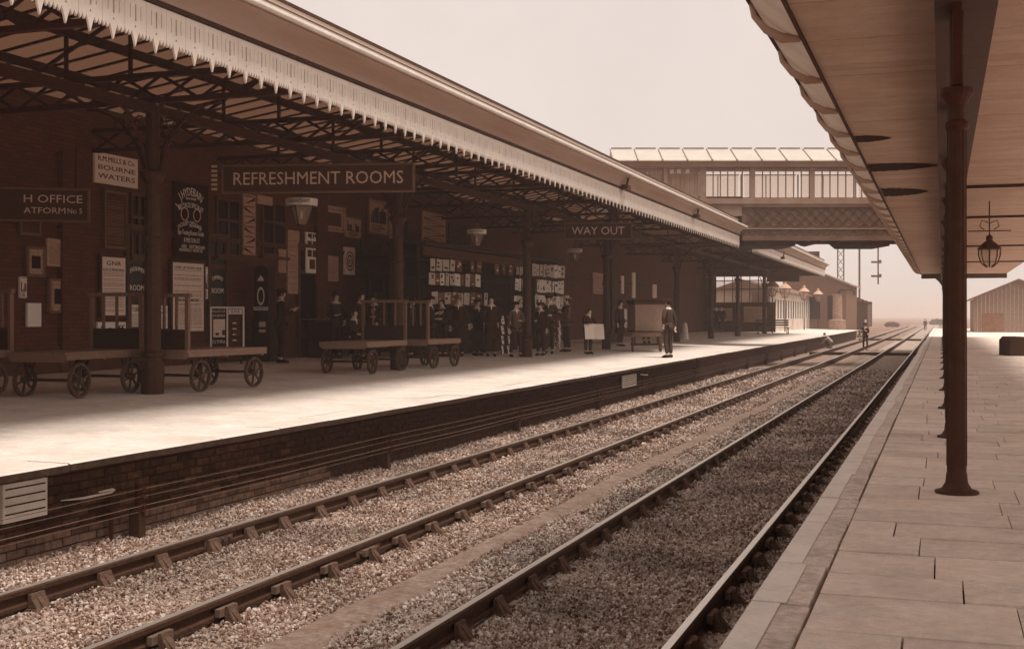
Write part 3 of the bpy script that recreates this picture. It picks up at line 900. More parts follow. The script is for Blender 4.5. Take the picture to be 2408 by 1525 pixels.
for (u0, u1, v0, v1) in wins:
    a, b = PX(u0, v1, WX), PX(u1, v0, WX); zt = PX(u0, v0, WX).z
    f = MB()
    W_, H_ = b.y - a.y, zt - a.z
    for q in (0, W_ / 2 - .03, W_ - .06): f.box(0.002, .07, q, q + .06, 0, H_)
    for q in (0, H_ * .6, H_ - .06): f.box(.002, .068, .061, W_ - .061, q, q + .06)
    f.box(.001, .14, -.06, W_ + .06, -.08, -.002)
    fo = f.build('window_frame', frm, sb, loc=(0, a.y + 4, a.z - platz(WX)))
    g = MB(); g.box(.003, .03, .03, W_ - .03, .03, H_ - .03); g.build('pane', gl, fo)
dooro = []
for (u0, u1) in doors:
    a, b = PX(u0, 760, WX), PX(u1, 760, WX); W_ = b.y - a.y
    f = MB(); f.box(.0, .09, -.1, 0, 0, 2.9); f.box(0, .09, W_, W_ + .1, 0, 2.9); f.box(0, .1, -.1, W_ + .1, 2.901, 3.0)
    f.box(.002, .05, .001, W_ - .001, 0, .9); f.box(.002, .05, .001, W_ - .001, 2.2, 2.3)
    fo = f.build('door', frm, sb, loc=(0, a.y + 4, 0))
    g = MB(); g.box(.003, .035, .05, W_ - .05, .91, 2.88); g.build('pane', gl, fo)
    g = MB(); g.tube([(.05, W_ - .1, 1.0), (.1, W_ - .1, 1.0)], .02, 6); g.build('handle', rust, fo)
    dooro.append(fo)
for (uu, s1, s2, v1, v2, d) in ((317, 'REFRESHMENT', 'ROOM', 632, 677, 0), (507, 'DINING', 'ROOM', 652, 684, 1)):
    p = PX(uu, v1, WX); text(s1, .13, whitec, sb, Matrix.Translation(-Vector(sb.location)) @ WALLM(p.y, p.z, WX + .055), arc=.5, fitw=.72 if d == 0 else .45)
    p = PX(uu, v2, WX); text(s2, .17, whitec, sb, Matrix.Translation(-Vector(sb.location)) @ WALLM(p.y, p.z, WX + .055), fitw=.48, bold=.004)
# brick piers
for i, u in enumerate((160, 750, 960)):
    p = PX(u, 700, WX)
    mb = MB(); mb.box(WX, WX + .12, p.y - .3, p.y + .3, .2, 4.4); mb.build('pier', wallbrick, sb, world=True)
grey_ink = mat('fine_print', .2, .15, rough=.8)
# ------------------------------------------------------------------ posters
def poster(u0, v0, u1, v1, style, label, head=(), X=WX + .06, pm=paper, name='poster', cat='poster', frame=None, inkm=black, lab2=None):
    a, b = PX(u0, v1, X), PX(u1, v1, X); zt = PX(u0, v0, X).z
    W_, H_ = b.y - a.y, zt - a.z
    t = thing(name, label, cat, (X, a.y, a.z))
    mb = MB(); mb.box(-.04, .012, 0, W_, 0, H_); mb.build('sheet', pm, t)
    if frame:
        mb = MB(); e = .05
        mb.box(-.04, .03, -e, 0, -e, H_ + e); mb.box(-.04, .03, W_, W_ + e, -e, H_ + e); mb.box(-.04, .03, 0, W_, -e, 0); mb.box(-.04, .03, 0, W_, H_, H_ + e)
        mb.build('frame', frame, t)
    z = H_ * .96
    for s, sz in head:
        z -= H_ * sz * .62
        if s: text(s, H_ * sz, inkm, t, Matrix.Translation((.014, W_ / 2, z)) @ WALLM(0, 0, 0), fitw=W_ * (.86 if len(s) > 4 else .6), bold=.003, ext=.002)
        z -= H_ * sz * .62
    mb = MB()
    rr = random.Random(label)
    if style == 'text':
        st = H_ * .028
        while z > H_ * .05:
            k = rr.random()
            if k > .12:
                x = W_ * .07
                while x < W_ * .9:
                    q = rr.uniform(.03, .14) * W_; mb.box(.013, .0145, x, min(x + q, W_ * .93), z - st * .35, z); x += q + W_ * .02
            z -= st * rr.choice([.8, 1, 1, 1.5])
    elif style == 'pic':
        e = W_ * .1
        mb.box(.013, .015, e, W_ - e, H_ * .30, H_ * .31); mb.box(.013, .015, e, W_ - e, z - .01, z)
        x = e
        while x < W_ - e:
            q = rr.uniform(.05, .16) * W_; h = rr.uniform(.08, .9) * (z - H_ * .34)
            mb.box(.013, .0145, x, min(x + q, W_ - e), H_ * .31, H_ * .31 + h); x += q * rr.uniform(1, 1.7)
        for k in range(3):
            mb.box(.013, .0145, W_ * .15, W_ * rr.uniform(.6, .85), H_ * (.06 + .075 * k), H_ * (.06 + .075 * k + .035))
    elif style == 'panel':
        mb.box(.013, .016, W_ * .2, W_ * .8, H_ * .22, H_ * .74)
        for k in range(14):
            q = k / 14 * W_
            mb.box(.013, .0145, q + .01, q + W_ / 30, H_ * .84, H_ * .84 + H_ * rr.uniform(.03, .08)); mb.box(.013, .0145, q + .01, q + W_ / 30, H_ * .07, H_ * .07 + H_ * rr.uniform(.03, .08))
            q = k / 14 * H_
            mb.box(.013, .0145, W_ * .05, W_ * .05 + W_ * rr.uniform(.04, .09), q, q + H_ / 36); mb.box(.013, .0145, W_ * .87, W_ * .87 + W_ * rr.uniform(.04, .09), q, q + H_ / 36)
    elif style == 'grid':
        for i in range(2):
            for j in range(2): mb.box(.013, .015, W_ * (.12 + .42 * i), W_ * (.46 + .42 * i), H_ * (.40 + .22 * j), H_ * (.40 + .22 * j) + H_ * .17)
        mb.box(.013, .015, W_ * .28, W_ * .74, H_ * .1, H_ * .34)
        for k in range(12): q = rr.uniform(.05, .8); mb.box(.013, .0145, W_ * q, W_ * (q + .12), H_ * rr.uniform(.84, .95), H_ * .97)
    elif style == 'zig':
        n = 6
        for k in range(n):
            z0 = H_ * k / n; z1 = H_ * (k + .75) / n
            s = 1 if k % 2 else -1
            y0, y1 = (0.05, .95) if s > 0 else (.95, .05)
            mb.add([(.014, W_ * y0, z0), (.014, W_ * y1, z1), (.014, W_ * y1, z1 - H_ * .05), (.014, W_ * y0, z0 - .001)], [(0, 1, 2, 3)])
            mb.box(.013, .0145, W_ * .1, W_ * .9, z1, z1 + H_ * .015)
    elif style == 'oval':
        for (ra, rb) in ((.42, .36), (.28, .2)):
            vs = []; n = 20
            for k in range(n):
                a_ = 2 * math.pi * k / n
                for r_ in (ra, rb): vs.append((.0145, W_ * (.5 + r_ * math.cos(a_)), H_ * (.5 + r_ * .85 * math.sin(a_))))
            mb.add(vs, [(2 * k, 2 * k + 1, (2 * k + 3) % (2 * n), (2 * k + 2) % (2 * n)) for k in range(n)])
        for k in range(4): mb.box(.013, .0145, W_ * .36, W_ * .64, H_ * (.40 + .05 * k), H_ * (.40 + .05 * k) + H_ * .025)
    if mb.v: mb.build('print', grey_ink if style == 'text' else inkm, t)
    return t
poster(222, 356, 323, 428, 'none', 'pale enamel advertisement reading Bourne Waters high on the brick wall', (('R.M.MILLS & Co.', .24), ('BOURNE', .22), ('WATERS', .24)), pm=paper, name='enamel_sign', cat='sign', frame=None)
poster(248, 452, 294, 577, 'text', 'dim dark timetable in a frame below the Bourne Waters sign', (('', .08),), pm=paper_dd, frame=signfr, inkm=black)
poster(238, 603, 294, 741, 'text', 'tall pale railway timetable left of the refreshment room door', (('GNR', .11), ('EXCURSIONS', .07)), pm=paper, frame=signbr)
poster(229, 757, 295, 806, 'pic', 'white bill with bold black script behind the nearest barrow', (('So ff', .5),), pm=paper_w)
poster(303, 716, 334, 768, 'text', 'small white bill reading TURN above the barrow rail', (('TURN', .3),), pm=paper_w)
poster(366, 718, 393, 772, 'text', 'white bill half hidden by the nearest barrow column', (('G.N.R.', .15), ('CHEAP', .15)), pm=paper_w)
poster(369, 779, 393, 836, 'text', 'small pale handbill low behind the second barrow frame', (('GREAT N.', .1),), pm=paper)
poster(404, 785, 442, 838, 'pic', 'dark framed picture bill low behind the second barrow', (), pm=paper)
poster(404, 616, 478, 779, 'text', 'large pale double train table reading UP MAIN LINE and DOWN MAIN LINE', (('GNR UP MAIN LINE', .05),), pm=paper, frame=signbr)
p0 = PX(441, 706, WX + .075); tt_ = [o for o in COL.objects if o.get('label', '').startswith('large pale double')][0]
text('GNR DOWN MAIN LINE', .07, black, tt_, Matrix.Translation(-Vector(tt_.location)) @ WALLM(p0.y, p0.z, WX + .08), fitw=.85, bold=.003, ext=.002)
poster(480, 627, 488, 702, 'pic', 'narrow black and white strip bill beside the dining room door', (), pm=paper_w)
poster(66, 585, 101, 643, 'panel', 'dim framed bill on the wall below the office sign', (), pm=paper_d, frame=signfr)
poster(64, 712, 96, 768, 'none', 'plain white sheet behind the gloved hand at the left', (), pm=paper_w)
poster(47, 650, 62, 700, 'pic', 'small white strip bill at the far left of the wall', (), pm=paper)
poster(50, 490, 90, 545, 'none', 'dark enamel plate under the office sign', (('', .3),), pm=paper_dd, frame=signfr)
poster(572, 455, 600, 598, 'zig', 'tall strip poster with zigzag bands below the hanging sign', (), pm=paper_d)
poster(676, 540, 703, 690, 'text', 'column of stacked pale bills left of the bright white poster', (('', .1),), pm=paper_d)
poster(719, 545, 747, 641, 'grid', 'bright white poster with small dark pictures below the hanging lamp', (), pm=paper_w, inkm=paper_dd)
poster(758, 480, 812, 541, 'panel', 'square advertisement with dark centre and lettered border', (), pm=paper_d, inkm=paper_dd)
poster(812, 510, 848, 556, 'pic', 'dull picture bill right of the square advertisement', (), pm=paper_d)
poster(867, 468, 911, 545, 'pic', 'framed ship poster with cut corner near the end of the hanging sign', (), pm=paper_d, frame=signfr)
poster(810, 580, 834, 645, 'oval', 'pale poster with dark oval beneath the picture bills', (), pm=paper, inkm=paper_dd)
poster(850, 565, 893, 592, 'none', 'low dull plate right of the oval poster', (), pm=paper_dd, frame=signbr)
poster(993, 495, 1047, 566, 'zig', 'dim slanting script poster above the bookstall', (), pm=paper_d, inkm=paper_dd)
poster(1056, 525, 1108, 582, 'zig', 'second dim poster above the bookstall, by the hanging lamp', (), pm=paper_dd)
poster(605, 458, 640, 478, 'none', 'dim small plate right of the zigzag strip poster', (('', .3),), pm=paper_d)
poster(915, 500, 945, 560, 'text', 'dim bill left of the middle column high on the wall', (('', .1),), pm=paper_d)
poster(950, 585, 985, 612, 'none', 'low dim plate above the stick holding man', (), pm=paper_d)
poster(655, 585, 672, 640, 'text', 'narrow dim bill beside the stacked pale bills', (('', .1),), pm=paper_d)
poster(765, 600, 795, 660, 'text', 'plain dim notice above the dark cabinet', (('', .1),), pm=paper_d)
poster(110, 560, 150, 625, 'text', 'dim tall bill between the office sign and the pale timetable', (('', .1),), pm=paper_d)
poster(118, 660, 160, 730, 'panel', 'dim framed bill low on the wall behind the cut off barrow', (), pm=paper_d, frame=signfr)
poster(345, 640, 362, 700, 'text', 'small bill just left of the pale double train table', (('', .1),), pm=paper)
poster(1461, 648, 1467, 690, 'none', 'narrow white bill on the dark wall past the WAY OUT sign', (), pm=paper_w)  # this white sheet and the next stand in for bright window slots
poster(1487, 640, 1494, 700, 'none', 'second narrow white bill on the dark wall past the WAY OUT sign', (), pm=paper_w)
poster(1535, 668, 1544, 700, 'none', 'pale bill on the dark wall behind the hamper barrow', (), pm=paper)
poster(1462, 726, 1474, 770, 'pic', 'low white picture bill on the dark wall behind the fourth column', (), pm=paper_w)
poster(1395, 640, 1420, 690, 'text', 'dim bill on the wall right of the bookstall', (('', .1),), pm=paper_d)
poster(870, 640, 905, 700, 'panel', 'dim framed notice above the seated group', (), pm=paper_dd, frame=signbr)
# black enamel sign with white lettering
t = poster(408, 425, 489, 606, 'none', 'tall black enamel sign of J. Hyde Bain with white lettering and spectacles', (), pm=black, name='enamel_sign', cat='sign')
for o in list(t.children): pass
def wl(s, u, v, size, fit, arc=None, sx=1):
    p = PX(u, v, WX + .08)
    text(s, size, whitec, t, Matrix.Translation(-Vector(t.location)) @ WALLM(p.y, p.z, WX + .075), fitw=fit, arc=arc, bold=.003, ext=.002)
wl('J.HYDEBAIN', 450, 452, .26, .95, .7)
wl('SIGHT TESTING', 450, 468, .07, .4)
wl('SPECTACLE SPECIALIST', 449, 483, .16, 1.0, 1.2)
wl('OCULIST OPTICIAN', 447, 525, .13, .95, .9)
wl('REPAIRS', 460, 533, .07, .45)
wl('Eye Testing Rooms Gratis', 450, 548, .15, 1.0)
wl('8 MILTON ST', 452, 566, .15, .62)
wl('AND    NOTTINGHAM', 455, 581, .12, .9)
wl('MANSFIELD  FROM 3/6', 450, 589, .09, .9)
p = PX(449, 505, WX + .075)
mb = MB()
for s in (-.24, .24): mb.ring((WX + .075, p.y + s, p.z), .15, .02, .01, 14)
mb.bar((WX + .075, p.y - .4, p.z + .1), (WX + .075, p.y - .6, p.z + .2), .02); mb.build('spectacles', cream_l, t, world=True)
# ------------------------------------------------------------------ hanging signs
def hangsign(u0, v0, u1, v1, zc, rz, lines, label, hang=True):
    a = PD((u0 + u1) / 2, (v0 + v1) / 2, zc); W_ = (u1 - u0) * zc / F / math.cos(rz - TH); H_ = (v1 - v0) * zc / F
    t = thing('hanging_sign', label, 'sign', a, rz)
    mb = MB(); mb.box(-W_ / 2, W_ / 2, -.02, .06, -H_ / 2, H_ / 2); mb.build('board', signbr, t)
    e = H_ * .07; mb = MB()
    mb.box(-W_ / 2 - e, -W_ / 2, -.07, .09, -H_ / 2 - e, H_ / 2 + e); mb.box(W_ / 2, W_ / 2 + e, -.07, .09, -H_ / 2 - e, H_ / 2 + e)
    mb.box(-W_ / 2, W_ / 2, -.07, .09, -H_ / 2 - e, -H_ / 2); mb.box(-W_ / 2, W_ / 2, -.07, .09, H_ / 2, H_ / 2 + e); mb.build('frame', signfr, t)
    for s, sz, x, z, fw in lines:
        text(s, H_ * sz, cream_l, t, Matrix.Translation((x * W_, 0, z * H_)) @ FACEM(0, -.024, 0), fitw=fw * W_, bold=.006 * H_ / .6, ext=.004)
    if hang:
        for x in (-.4, .4):
            mb = MB(); mb.bar((W_ * x, .02, H_ / 2), (W_ * x, .02, 4.28 - a.z), .03); mb.build('hanger', iron, t)
    return t
hangsign(522, 390, 972, 449, 23.5, TH - .10, [('REFRESHMENT ROOMS', .72, 0, -.01, .90)], 'long hanging sign reading REFRESHMENT ROOMS')
hangsign(1329, 526, 1484, 560, 41, TH, [('WAY OUT', .78, 0, -.01, .8)], 'smaller hanging sign reading WAY OUT')
hangsign(-70, 446, 196, 516, 21.8, TH + .22, [('H OFFICE', .38, .215, .19, .48), ('ATFORM', .29, .15, -.2, .34), ('No 5', .26, .395, -.2, .12)], 'hanging sign at the left reading H OFFICE and ATFORM')
hangsign(1806, 643, 1879, 661, 84, TH, [], 'blank dark board hanging at the far end of the canopy')
p = PD(504, 418, 24.5)
t = thing('enamel_plate', 'small upright lettered plate at the left end of the long hanging sign', 'sign', p, TH)
mb = MB(); mb.box(-.08, .08, 0, .03, -.28, .28); mb.build('plate', paper_dd, t); mb = MB()
for k in range(6): mb.box(-.06, .06, -.004, 0, -.25 + .09 * k, -.2 + .09 * k)
mb.build('print', cream_l, t)
mb = MB(); mb.bar((0, .02, .28), (0, .02, 4.28 - p.z), .02); mb.build('hanger', iron, t)
# ------------------------------------------------------------------ lamps
lampglass = glass_mat('lamp_glass', .45, .35, .3)
def lamp(p, label, k=1., hang=1.0, name_=True, post=False, cat='lamp'):
    t = thing('platform_lamp', label, cat, p)
    mb = MB(); mb.lathe([(.13 * k, -.42 * k), (.28 * k, 0)], n=4); mb.build('glass', lampglass, t)
    mb = MB()
    for i in range(4):
        a = i * math.pi / 2; mb.bar((.13 * k * math.cos(a), .13 * k * math.sin(a), -.42 * k), (.28 * k * math.cos(a), .28 * k * math.sin(a), 0), .02 * k)
    mb.lathe([(.14 * k, -.45 * k), (.14 * k, -.42 * k)], n=4); mb.lathe([(.3 * k, 0), (.3 * k, .02 * k)], n=4); mb.build('frame', iron_mid, t)
    mb = MB(); mb.lathe([(.33 * k, .02 * k), (.22 * k, .14 * k), (.08 * k, .24 * k), (.08 * k, .34 * k), (.02, .38 * k)], n=10); mb.build('hood', paper_d if post else signfr, t)
    mb = MB(); mb.lathe([(.02 * k, -.3 * k), (.03 * k, -.2 * k), (.01, -.12 * k)], n=6); mb.build('burner', whitec, t)
    if name_:
        mb = MB(); mb.lathe([(.335 * k, -.02 * k), (.345 * k, .13 * k), (.335 * k, .132 * k), (.325 * k, -.02 * k)], n=12); mb.build('name_band', whitep, t)
        text('GRANTHAM', .11 * k, black, t, Matrix.Rotation(TH, 4, 'Z') @ FACEM(0, -.352 * k, .055 * k), fitw=.46 * k, bold=.003, ext=.002)
    mb = MB()
    if post: mb.tube([(0, 0, -.45 * k), (0, 0, -p[2] + .1)], [.03, .05], 6)
    else: mb.tube([(0, 0, .36 * k), (0, 0, .36 * k + hang)], .018, 5)
    mb.build('post' if post else 'hanger', iron, t)
    return t
p = PD(709, 482, 25.0); lamp(p, 'hanging lamp with GRANTHAM band under the long hanging sign', .95, 4.2 - p.z - .3)
p = PD(1121, 549, 34.0); lamp(p, 'hanging GRANTHAM lamp above the bookstall', .8, 4.2 - p.z - .3)
p = PD(1352, 592, 45.0); lamp(p, 'dim GRANTHAM lamp below the WAY OUT sign', .8, 4.2 - p.z - .3)
for (u, X) in ((1816, -11), (1846, -11), (1891, -11), (1924, -11)):
    q = PX(u, 700, X)
    lamp(Vector((X, q.y, 3.3)), ['white hooded lamp just past the end of the far canopy', 'second white hooded lamp by the low pale building', 'third white hooded lamp by the low pale building', 'farthest white hooded lamp near the gabled building'][(1816, 1846, 1891, 1924).index(u)], 1.5, name_=False, post=True)
def ornate(p, label):
    t = thing('gas_lantern', label, 'lamp', p)
    mb = MB(); mb.lathe([(.05, -.38), (.16, -.3), (.22, -.12), (.22, 0)], n=8); mb.build('globe', lampglass, t)
    mb = MB()
    for i in range(8):
        a = i * math.pi / 4; mb.tube([(.06 * math.cos(a), .06 * math.sin(a), -.39), (.17 * math.cos(a), .17 * math.sin(a), -.3), (.23 * math.cos(a), .23 * math.sin(a), -.12), (.23 * math.cos(a), .23 * math.sin(a), 0)], .012, 4)
    mb.lathe([(.24, 0), (.26, .03), (.15, .14), (.07, .2), (.07, .3), (.03, .33)], n=10); mb.build('frame', iron, t)
    mb = MB(); mb.tube([(0, 0, .33), (0, 0, SZ - .02 - p[2])], .016, 6)
    for s in (-1, 1): mb.tube([(s * .02, 0, .6), (s * .16, 0, .66), (s * .2, 0, .52), (s * .1, 0, .45)], .012, 5)
    mb.tube([(-.45, 0, .42), (.45, 0, .42)], .012, 5)
    mb.build('hanger', iron, t)
    return t
ornate(Vector((1.0, 29.5, 2.75)), 'ornate hanging gas lantern behind the nearest paved platform column')
# ------------------------------------------------------------------ footbridge
bp_ = mat('bridge_paint', .17, .20, rough=.7, var=.2, scale=1.5, bump=.1)
bp_l = mat('lattice_paint', .05, .11, rough=.7)
bp_d = mat('bridge_girder_paint', .085, .15, rough=.7, var=.25, scale=1.5, bump=.1)
bp_dd = mat('bridge_soffit', .02, .05, rough=.8)
broof = mat('bridge_roof_glass', .7, .68, rough=.5, var=.08, scale=2)
_n = broof.node_tree; _t = _n.nodes.new('ShaderNodeBsdfTranslucent'); _t.inputs[0].default_value = (*sep(.8, .68), 1); _x = _n.nodes.new('ShaderNodeMixShader'); _x.inputs[0].default_value = .45
_n.links.new(_n.nodes['Principled BSDF'].outputs[0], _x.inputs[1]); _n.links.new(_t.outputs[0], _x.inputs[2]); _n.links.new(_x.outputs[0], _n.nodes['Material Output'].inputs[0])
bglass = glass_mat('bridge_pane', .8, .10, .6)
t = thing('footbridge', 'covered lattice footbridge with glazed sides crossing both tracks', 'footbridge', (-51 * S_, 51 * C_, 0), TH)
K = 51 / F
bx = lambda u: (u - 1204) * K
bz = lambda v: EYE + (743 - v) * K
D = 2.5
uL, uG, uR = 1440, 1745, 2420
for nm, v0, v1, y0, y1, m_, ul in (('top_chord', 480, 487, -.06, .12, bp_, uG), ('bottom_chord', 555, 566, -.08, .2, bp_d, uG), ('mid_rail', 536, 539, -.05, .0, bp_, uG),
                                   ('sill', 467, 480, -.12, .1, bp_, 1490), ('eaves_beam', 380, 394, -.16, .1, bp_, uL)):
    for s in (0, 1):
        mb = MB(); a, b = (y0, y1) if s == 0 else (D - y1, D - y0)
        if s and nm == 'eaves_beam': v1 = 386
        mb.box(bx(ul), bx(uR), a, b, bz(v1) + .002, bz(v0) - .002); mb.build(nm, m_, t)
n = int((uR - uG) / 25)
for k in range(n):
    ua = uG + 25 * k
    for s in (1, -1):
        for y in ((-.02, 0),):
            mb = MB(); a, b = (ua, ua + 50) if s > 0 else (ua + 50, ua)
            yy = -.03 if s > 0 else -.045
            mb.bar((bx(a), yy, bz(536)), (bx(b), yy, bz(487)), .055, .012, up=(0, 1, 0)); mb.build('lattice_bar', bp_l, t)
    mb = MB(); mb.bar((bx(ua), -.03, bz(555)), (bx(ua + 12.5), -.03, bz(539)), .04, .012, up=(0, 1, 0)); mb.bar((bx(ua + 25), -.04, bz(555)), (bx(ua + 12.5), -.04, bz(539)), .04, .012, up=(0, 1, 0)); mb.build('lattice_bar', bp_l, t)
mb = MB(); mb.box(bx(uG), bx(uR), .0, .05, bz(556), bz(486)); mb.box(bx(uG), bx(uR), D - .05, D, bz(556), bz(486)); mb.build('girder_panel', bp_d, t)
mb = MB(); mb.box(bx(uG), bx(uR), .1, D - .1, bz(561), bz(556)); mb.build('deck', bp_dd, t)
mb = MB(); mb.box(bx(1640), bx(uG) - .01, -.02, .05, bz(508), bz(481)); mb.build('end_panel', bp_, t)
for (a, b) in ((1750, 1870), (2000, 2092)):
    mb = MB(); l = bx(a) + (.0 if a < 1800 else 0); mb.extr([(bx(a) - (.25 if a > 1800 else 0), bz(566)), (bx(b), bz(566)), (bx(b), bz(578)), (bx(a), bz(578))], 0, D); mb.build('cross_girder', bp_dd, t)
mb = MB(); mb.extr([(bx(1908), bz(566)), (bx(1930), bz(566)), (bx(1926), bz(572)), (bx(1915), bz(570))], 0, D); mb.build('cross_girder', bp_dd, t)
# windows
bays = [(1660, 1763), (1775, 1903), (1915, 2045), (2057, 2187), (2199, 2330)]
posts = [(1645, 1660), (1763, 1775), (1903, 1915), (2045, 2057), (2187, 2199)]
for a, b in posts:
    for y0 in (-.08, D - .1):
        wq = 0 if y0 < 0 else 5
        mb = MB(); mb.box(bx(a + wq), bx(b - wq), y0, y0 + .18, bz(467) + .002, bz(394) - .002); mb.build('post', bp_, t)
for a, b in bays:
    for back in (0, 1):
        y0 = .0 if not back else D - .06
        n = 6 if a == 1660 else 7
        step = (b - a) / n
        f = MB(); lim = range(1, n)
        for k in (lim if not back else (3,)): f.box(bx(a + step * k) - .022, bx(a + step * k) + .022, y0, y0 + .05, bz(467) + .003, bz(394) - .003)
        f.box(bx(a) + .001, bx(b) - .001, y0, y0 + .05, bz(467) + .003, bz(464)); f.box(bx(a) + .001, bx(b) - .001, y0, y0 + .05, bz(397), bz(394) - .003)
        fo = f.build('window_frame', bp_, t)
        for k in (range(n) if not back else range(0, 6, 3)):
            g = MB(); g.box(bx(a + step * k) + .024, bx(min(b, a + step * (k + (3 if back and k == 0 else 4 if back else 1)))) - .024, y0 + .02, y0 + .03, bz(463.5), bz(397.5)); g.build('pane', bglass, fo)
# boarded left part
u = 1446
while u < 1644:
    mb = MB(); top = 396
    mb.box(bx(u), bx(u + 10.4), -.01 + R.uniform(-.006, .006), .04, bz(470 if u > 1490 else 440), bz(395)); mb.build('wall_board', bp_, t); u += 11
mb = MB(); mb.box(bx(uL), bx(1645), D - .04, D, bz(475), bz(394)); mb.build('back_wall', bp_, t)
mb = MB(); mb.box(bx(uL), bx(uG), .0, D, bz(466), bz(462)); mb.build('deck', bp_dd, t)
for u_ in (1560,):
    mb = MB(); mb.box(bx(u_), bx(u_) + .16, -.1, -.02, bz(467), bz(394)); mb.build('post', bp_, t)
for u_ in (1575, 1592, 1612):
    mb = MB(); mb.box(bx(u_), bx(u_ + 9), -.022, -.016, bz(408), bz(398)); mb.build('vent_pane', mat('vent_pane', .4, rough=.4), t)
# roof
zr = 8.30; ze = bz(380)
u = uL
while u < uR:
    mb = MB(); a, b = bx(u) + .02, bx(u + 58) - .02
    for s in (0, 1):
        ya = -.3 if not s else D + .3
        mb.add([(a, ya, ze), (b, ya, ze), (b, D / 2, zr), (a, D / 2, zr), (a, ya, ze + .03), (b, ya, ze + .03), (b, D / 2, zr + .03), (a, D / 2, zr + .03)],
               [(0, 3, 2, 1), (4, 5, 6, 7), (0, 1, 5, 4), (1, 2, 6, 5), (2, 3, 7, 6), (3, 0, 4, 7)])
    mb.build('roof_panel', broof, t)
    mb = MB(); mb.bar((bx(u), -.32, ze + .03), (bx(u), D / 2, zr + .04), .035, .04); mb.box(bx(u) - .03, bx(u) + .03, -.37, -.31, ze - .03, ze + .05)
    mb.box(bx(u + 3), bx(u + 52), D / 2 - .04, D / 2 + .04, zr + .05, zr + .10)
    mb.build('roof_rib', bp_, t)
    u += 58
# tower legs of the bridge
mb = MB(); mb.box(bx(uL), bx(uL) + .3, .1, D - .1, .2, bz(470))
tag(mb.build('bridge_tower', bp_d), 'boarded stair tower end of the footbridge over the far platform', 'tower')
o = COL.objects[-1]
for o in COL.objects:
    if o.name.startswith('bridge_tower'): o.location = (-51 * S_, 51 * C_, 0); o.rotation_euler = (0, 0, TH)
# ------------------------------------------------------------------ end screen, far buildings
pale = mat('pale_render', .5, .4, rough=.85, var=.2, scale=1)
frost = glass_mat('screen_glass', .85, .3, .68)
t = thing('glazed_screen', 'boarded screen with lit upper windows closing the far end of the canopy', 'screen', (-16.2, 87.5, .15))
mb = MB(); mb.box(0, 5.2, 0, .15, 0, 2.1); mb.box(0, 8.2, .0, .15, 3.91, 5.6)
mb.box(0, 1.0, 0, .15, 2.101, 3.9); mb.build('boarding', mat('screen_boarding', .07, rough=.8, var=.3), t)
for k in range(7):
    x0 = 1.0 + k * .6
    f = MB(); f.box(x0, x0 + .05, 0, .1, 2.1, 3.9); f.box(x0 + .05, x0 + .6, 0, .1, 3.0, 3.05); f.box(x0 + .05, x0 + .6, 0, .1, 3.6, 3.66); fo = f.build('window_frame', iron, t)
    for z0, z1 in ((2.1, 3.0), (3.05, 3.6)):
        g = MB(); g.quad((x0 + .05, .05, z0), (x0 + .6, .05, z0), (x0 + .6, .05, z1), (x0 + .05, .05, z1)); g.build('pane', frost, fo)
mb = MB(); mb.box(.5, 2.2, -.03, -.001, .8, 1.7); mb.box(3.0, 4.6, -.03, -.001, .7, 1.8); mb.build('notice_panel', paper_d, t)
t = thing('platform_building', 'low pale platform building with tall windows beyond the far canopy', 'building', (-12, 92, .1))
mb = MB(); mb.box(-4, 0, 0, 40, 0, .95); mb.box(-4, 0, 0, 40, 2.45, 3.0); mb.box(-4, -.1, .3, 40, .95, 2.45); mb.build('wall', pale, t)
mb = MB(); mb.box(-1.2, .06, -.4, -.001, 0, 3.0); mb.build('end_pier', mat('dark_end_wall', .06, rough=.9), t)
mb = MB(); mb.extr([(.35, 3.0), (.35, 3.12), (-2, 3.9), (-4.3, 3.12), (-4.3, 3.0)], -.4, 40.2); mb.build('roof', mat('slate_roof', .14, .2, rough=.8), t)
for k in range(22):
    y = .5 + 1.75 * k
    f = MB(); f.box(-.099, -.02, y, y + 1.0, .96, 2.44); f.build('window', gl, t)
    f = MB(); f.box(-.02, .04, y - .1, y + .02, .9, 2.5); f.box(-.02, .03, y + .48, y + .54, .96, 2.44); f.build('window_frame', whitep, t)
t = thing('gabled_building', 'tall hazy gabled building beyond the far platform end', 'building', (-14.5, 121, -1))
mb = MB(); mb.box(0, 5.9, 0, 16, 0, 5.4); mb.add([(0, 0, 5.401), (5.9, 0, 5.401), (1.2, 0, 7.3), (0, 0, 7.3), (0, 16, 5.401), (5.9, 16, 5.401), (1.2, 16, 7.3), (0, 16, 7.3)], [(0, 1, 2, 3), (4, 7, 6, 5)]); mb.build('wall', mat('gable_brick', .12, rough=.9, var=.3), t)
mb = MB(); mb.extr([(6.3, 5.2), (6.3, 5.35), (1.2, 7.5), (-2, 6.2), (-2, 6.05), (1.2, 7.33)], -.4, 16.3); mb.build('roof', mat('pale_slates', .25, rough=.8), t)
for k in range(3):
    mb = MB(); mb.box(.8 + 1.7 * k, 1.8 + 1.7 * k, -.04, -.001, 2.0, 4.2); mb.build('window', gl, t)
mb = MB(); mb.box(.2, .8, 3, 3.6, 7, 8.4); mb.build('chimney', mat('chimney_brick', .08, rough=.9), t)
p = foot(1975, 771); 
t = thing('water_column', 'stout pale cylindrical water column at the far platform end', 'water column', (-9.0, 116, .0))
mb = MB(); mb.lathe([(.75, 0), (.75, .9), (.45, 1.0), (.4, 3.2), (.5, 3.3)], n=14); mb.build('body', mat('water_column_paint', .2, rough=.7, var=.3), t)
mb = MB(); mb.tube([(0, 0, 3.3), (.3, 0, 3.7), (1.4, 0, 3.7), (1.5, 0, 3.2)], .12, 8); mb.build('arm', iron_mid, t)
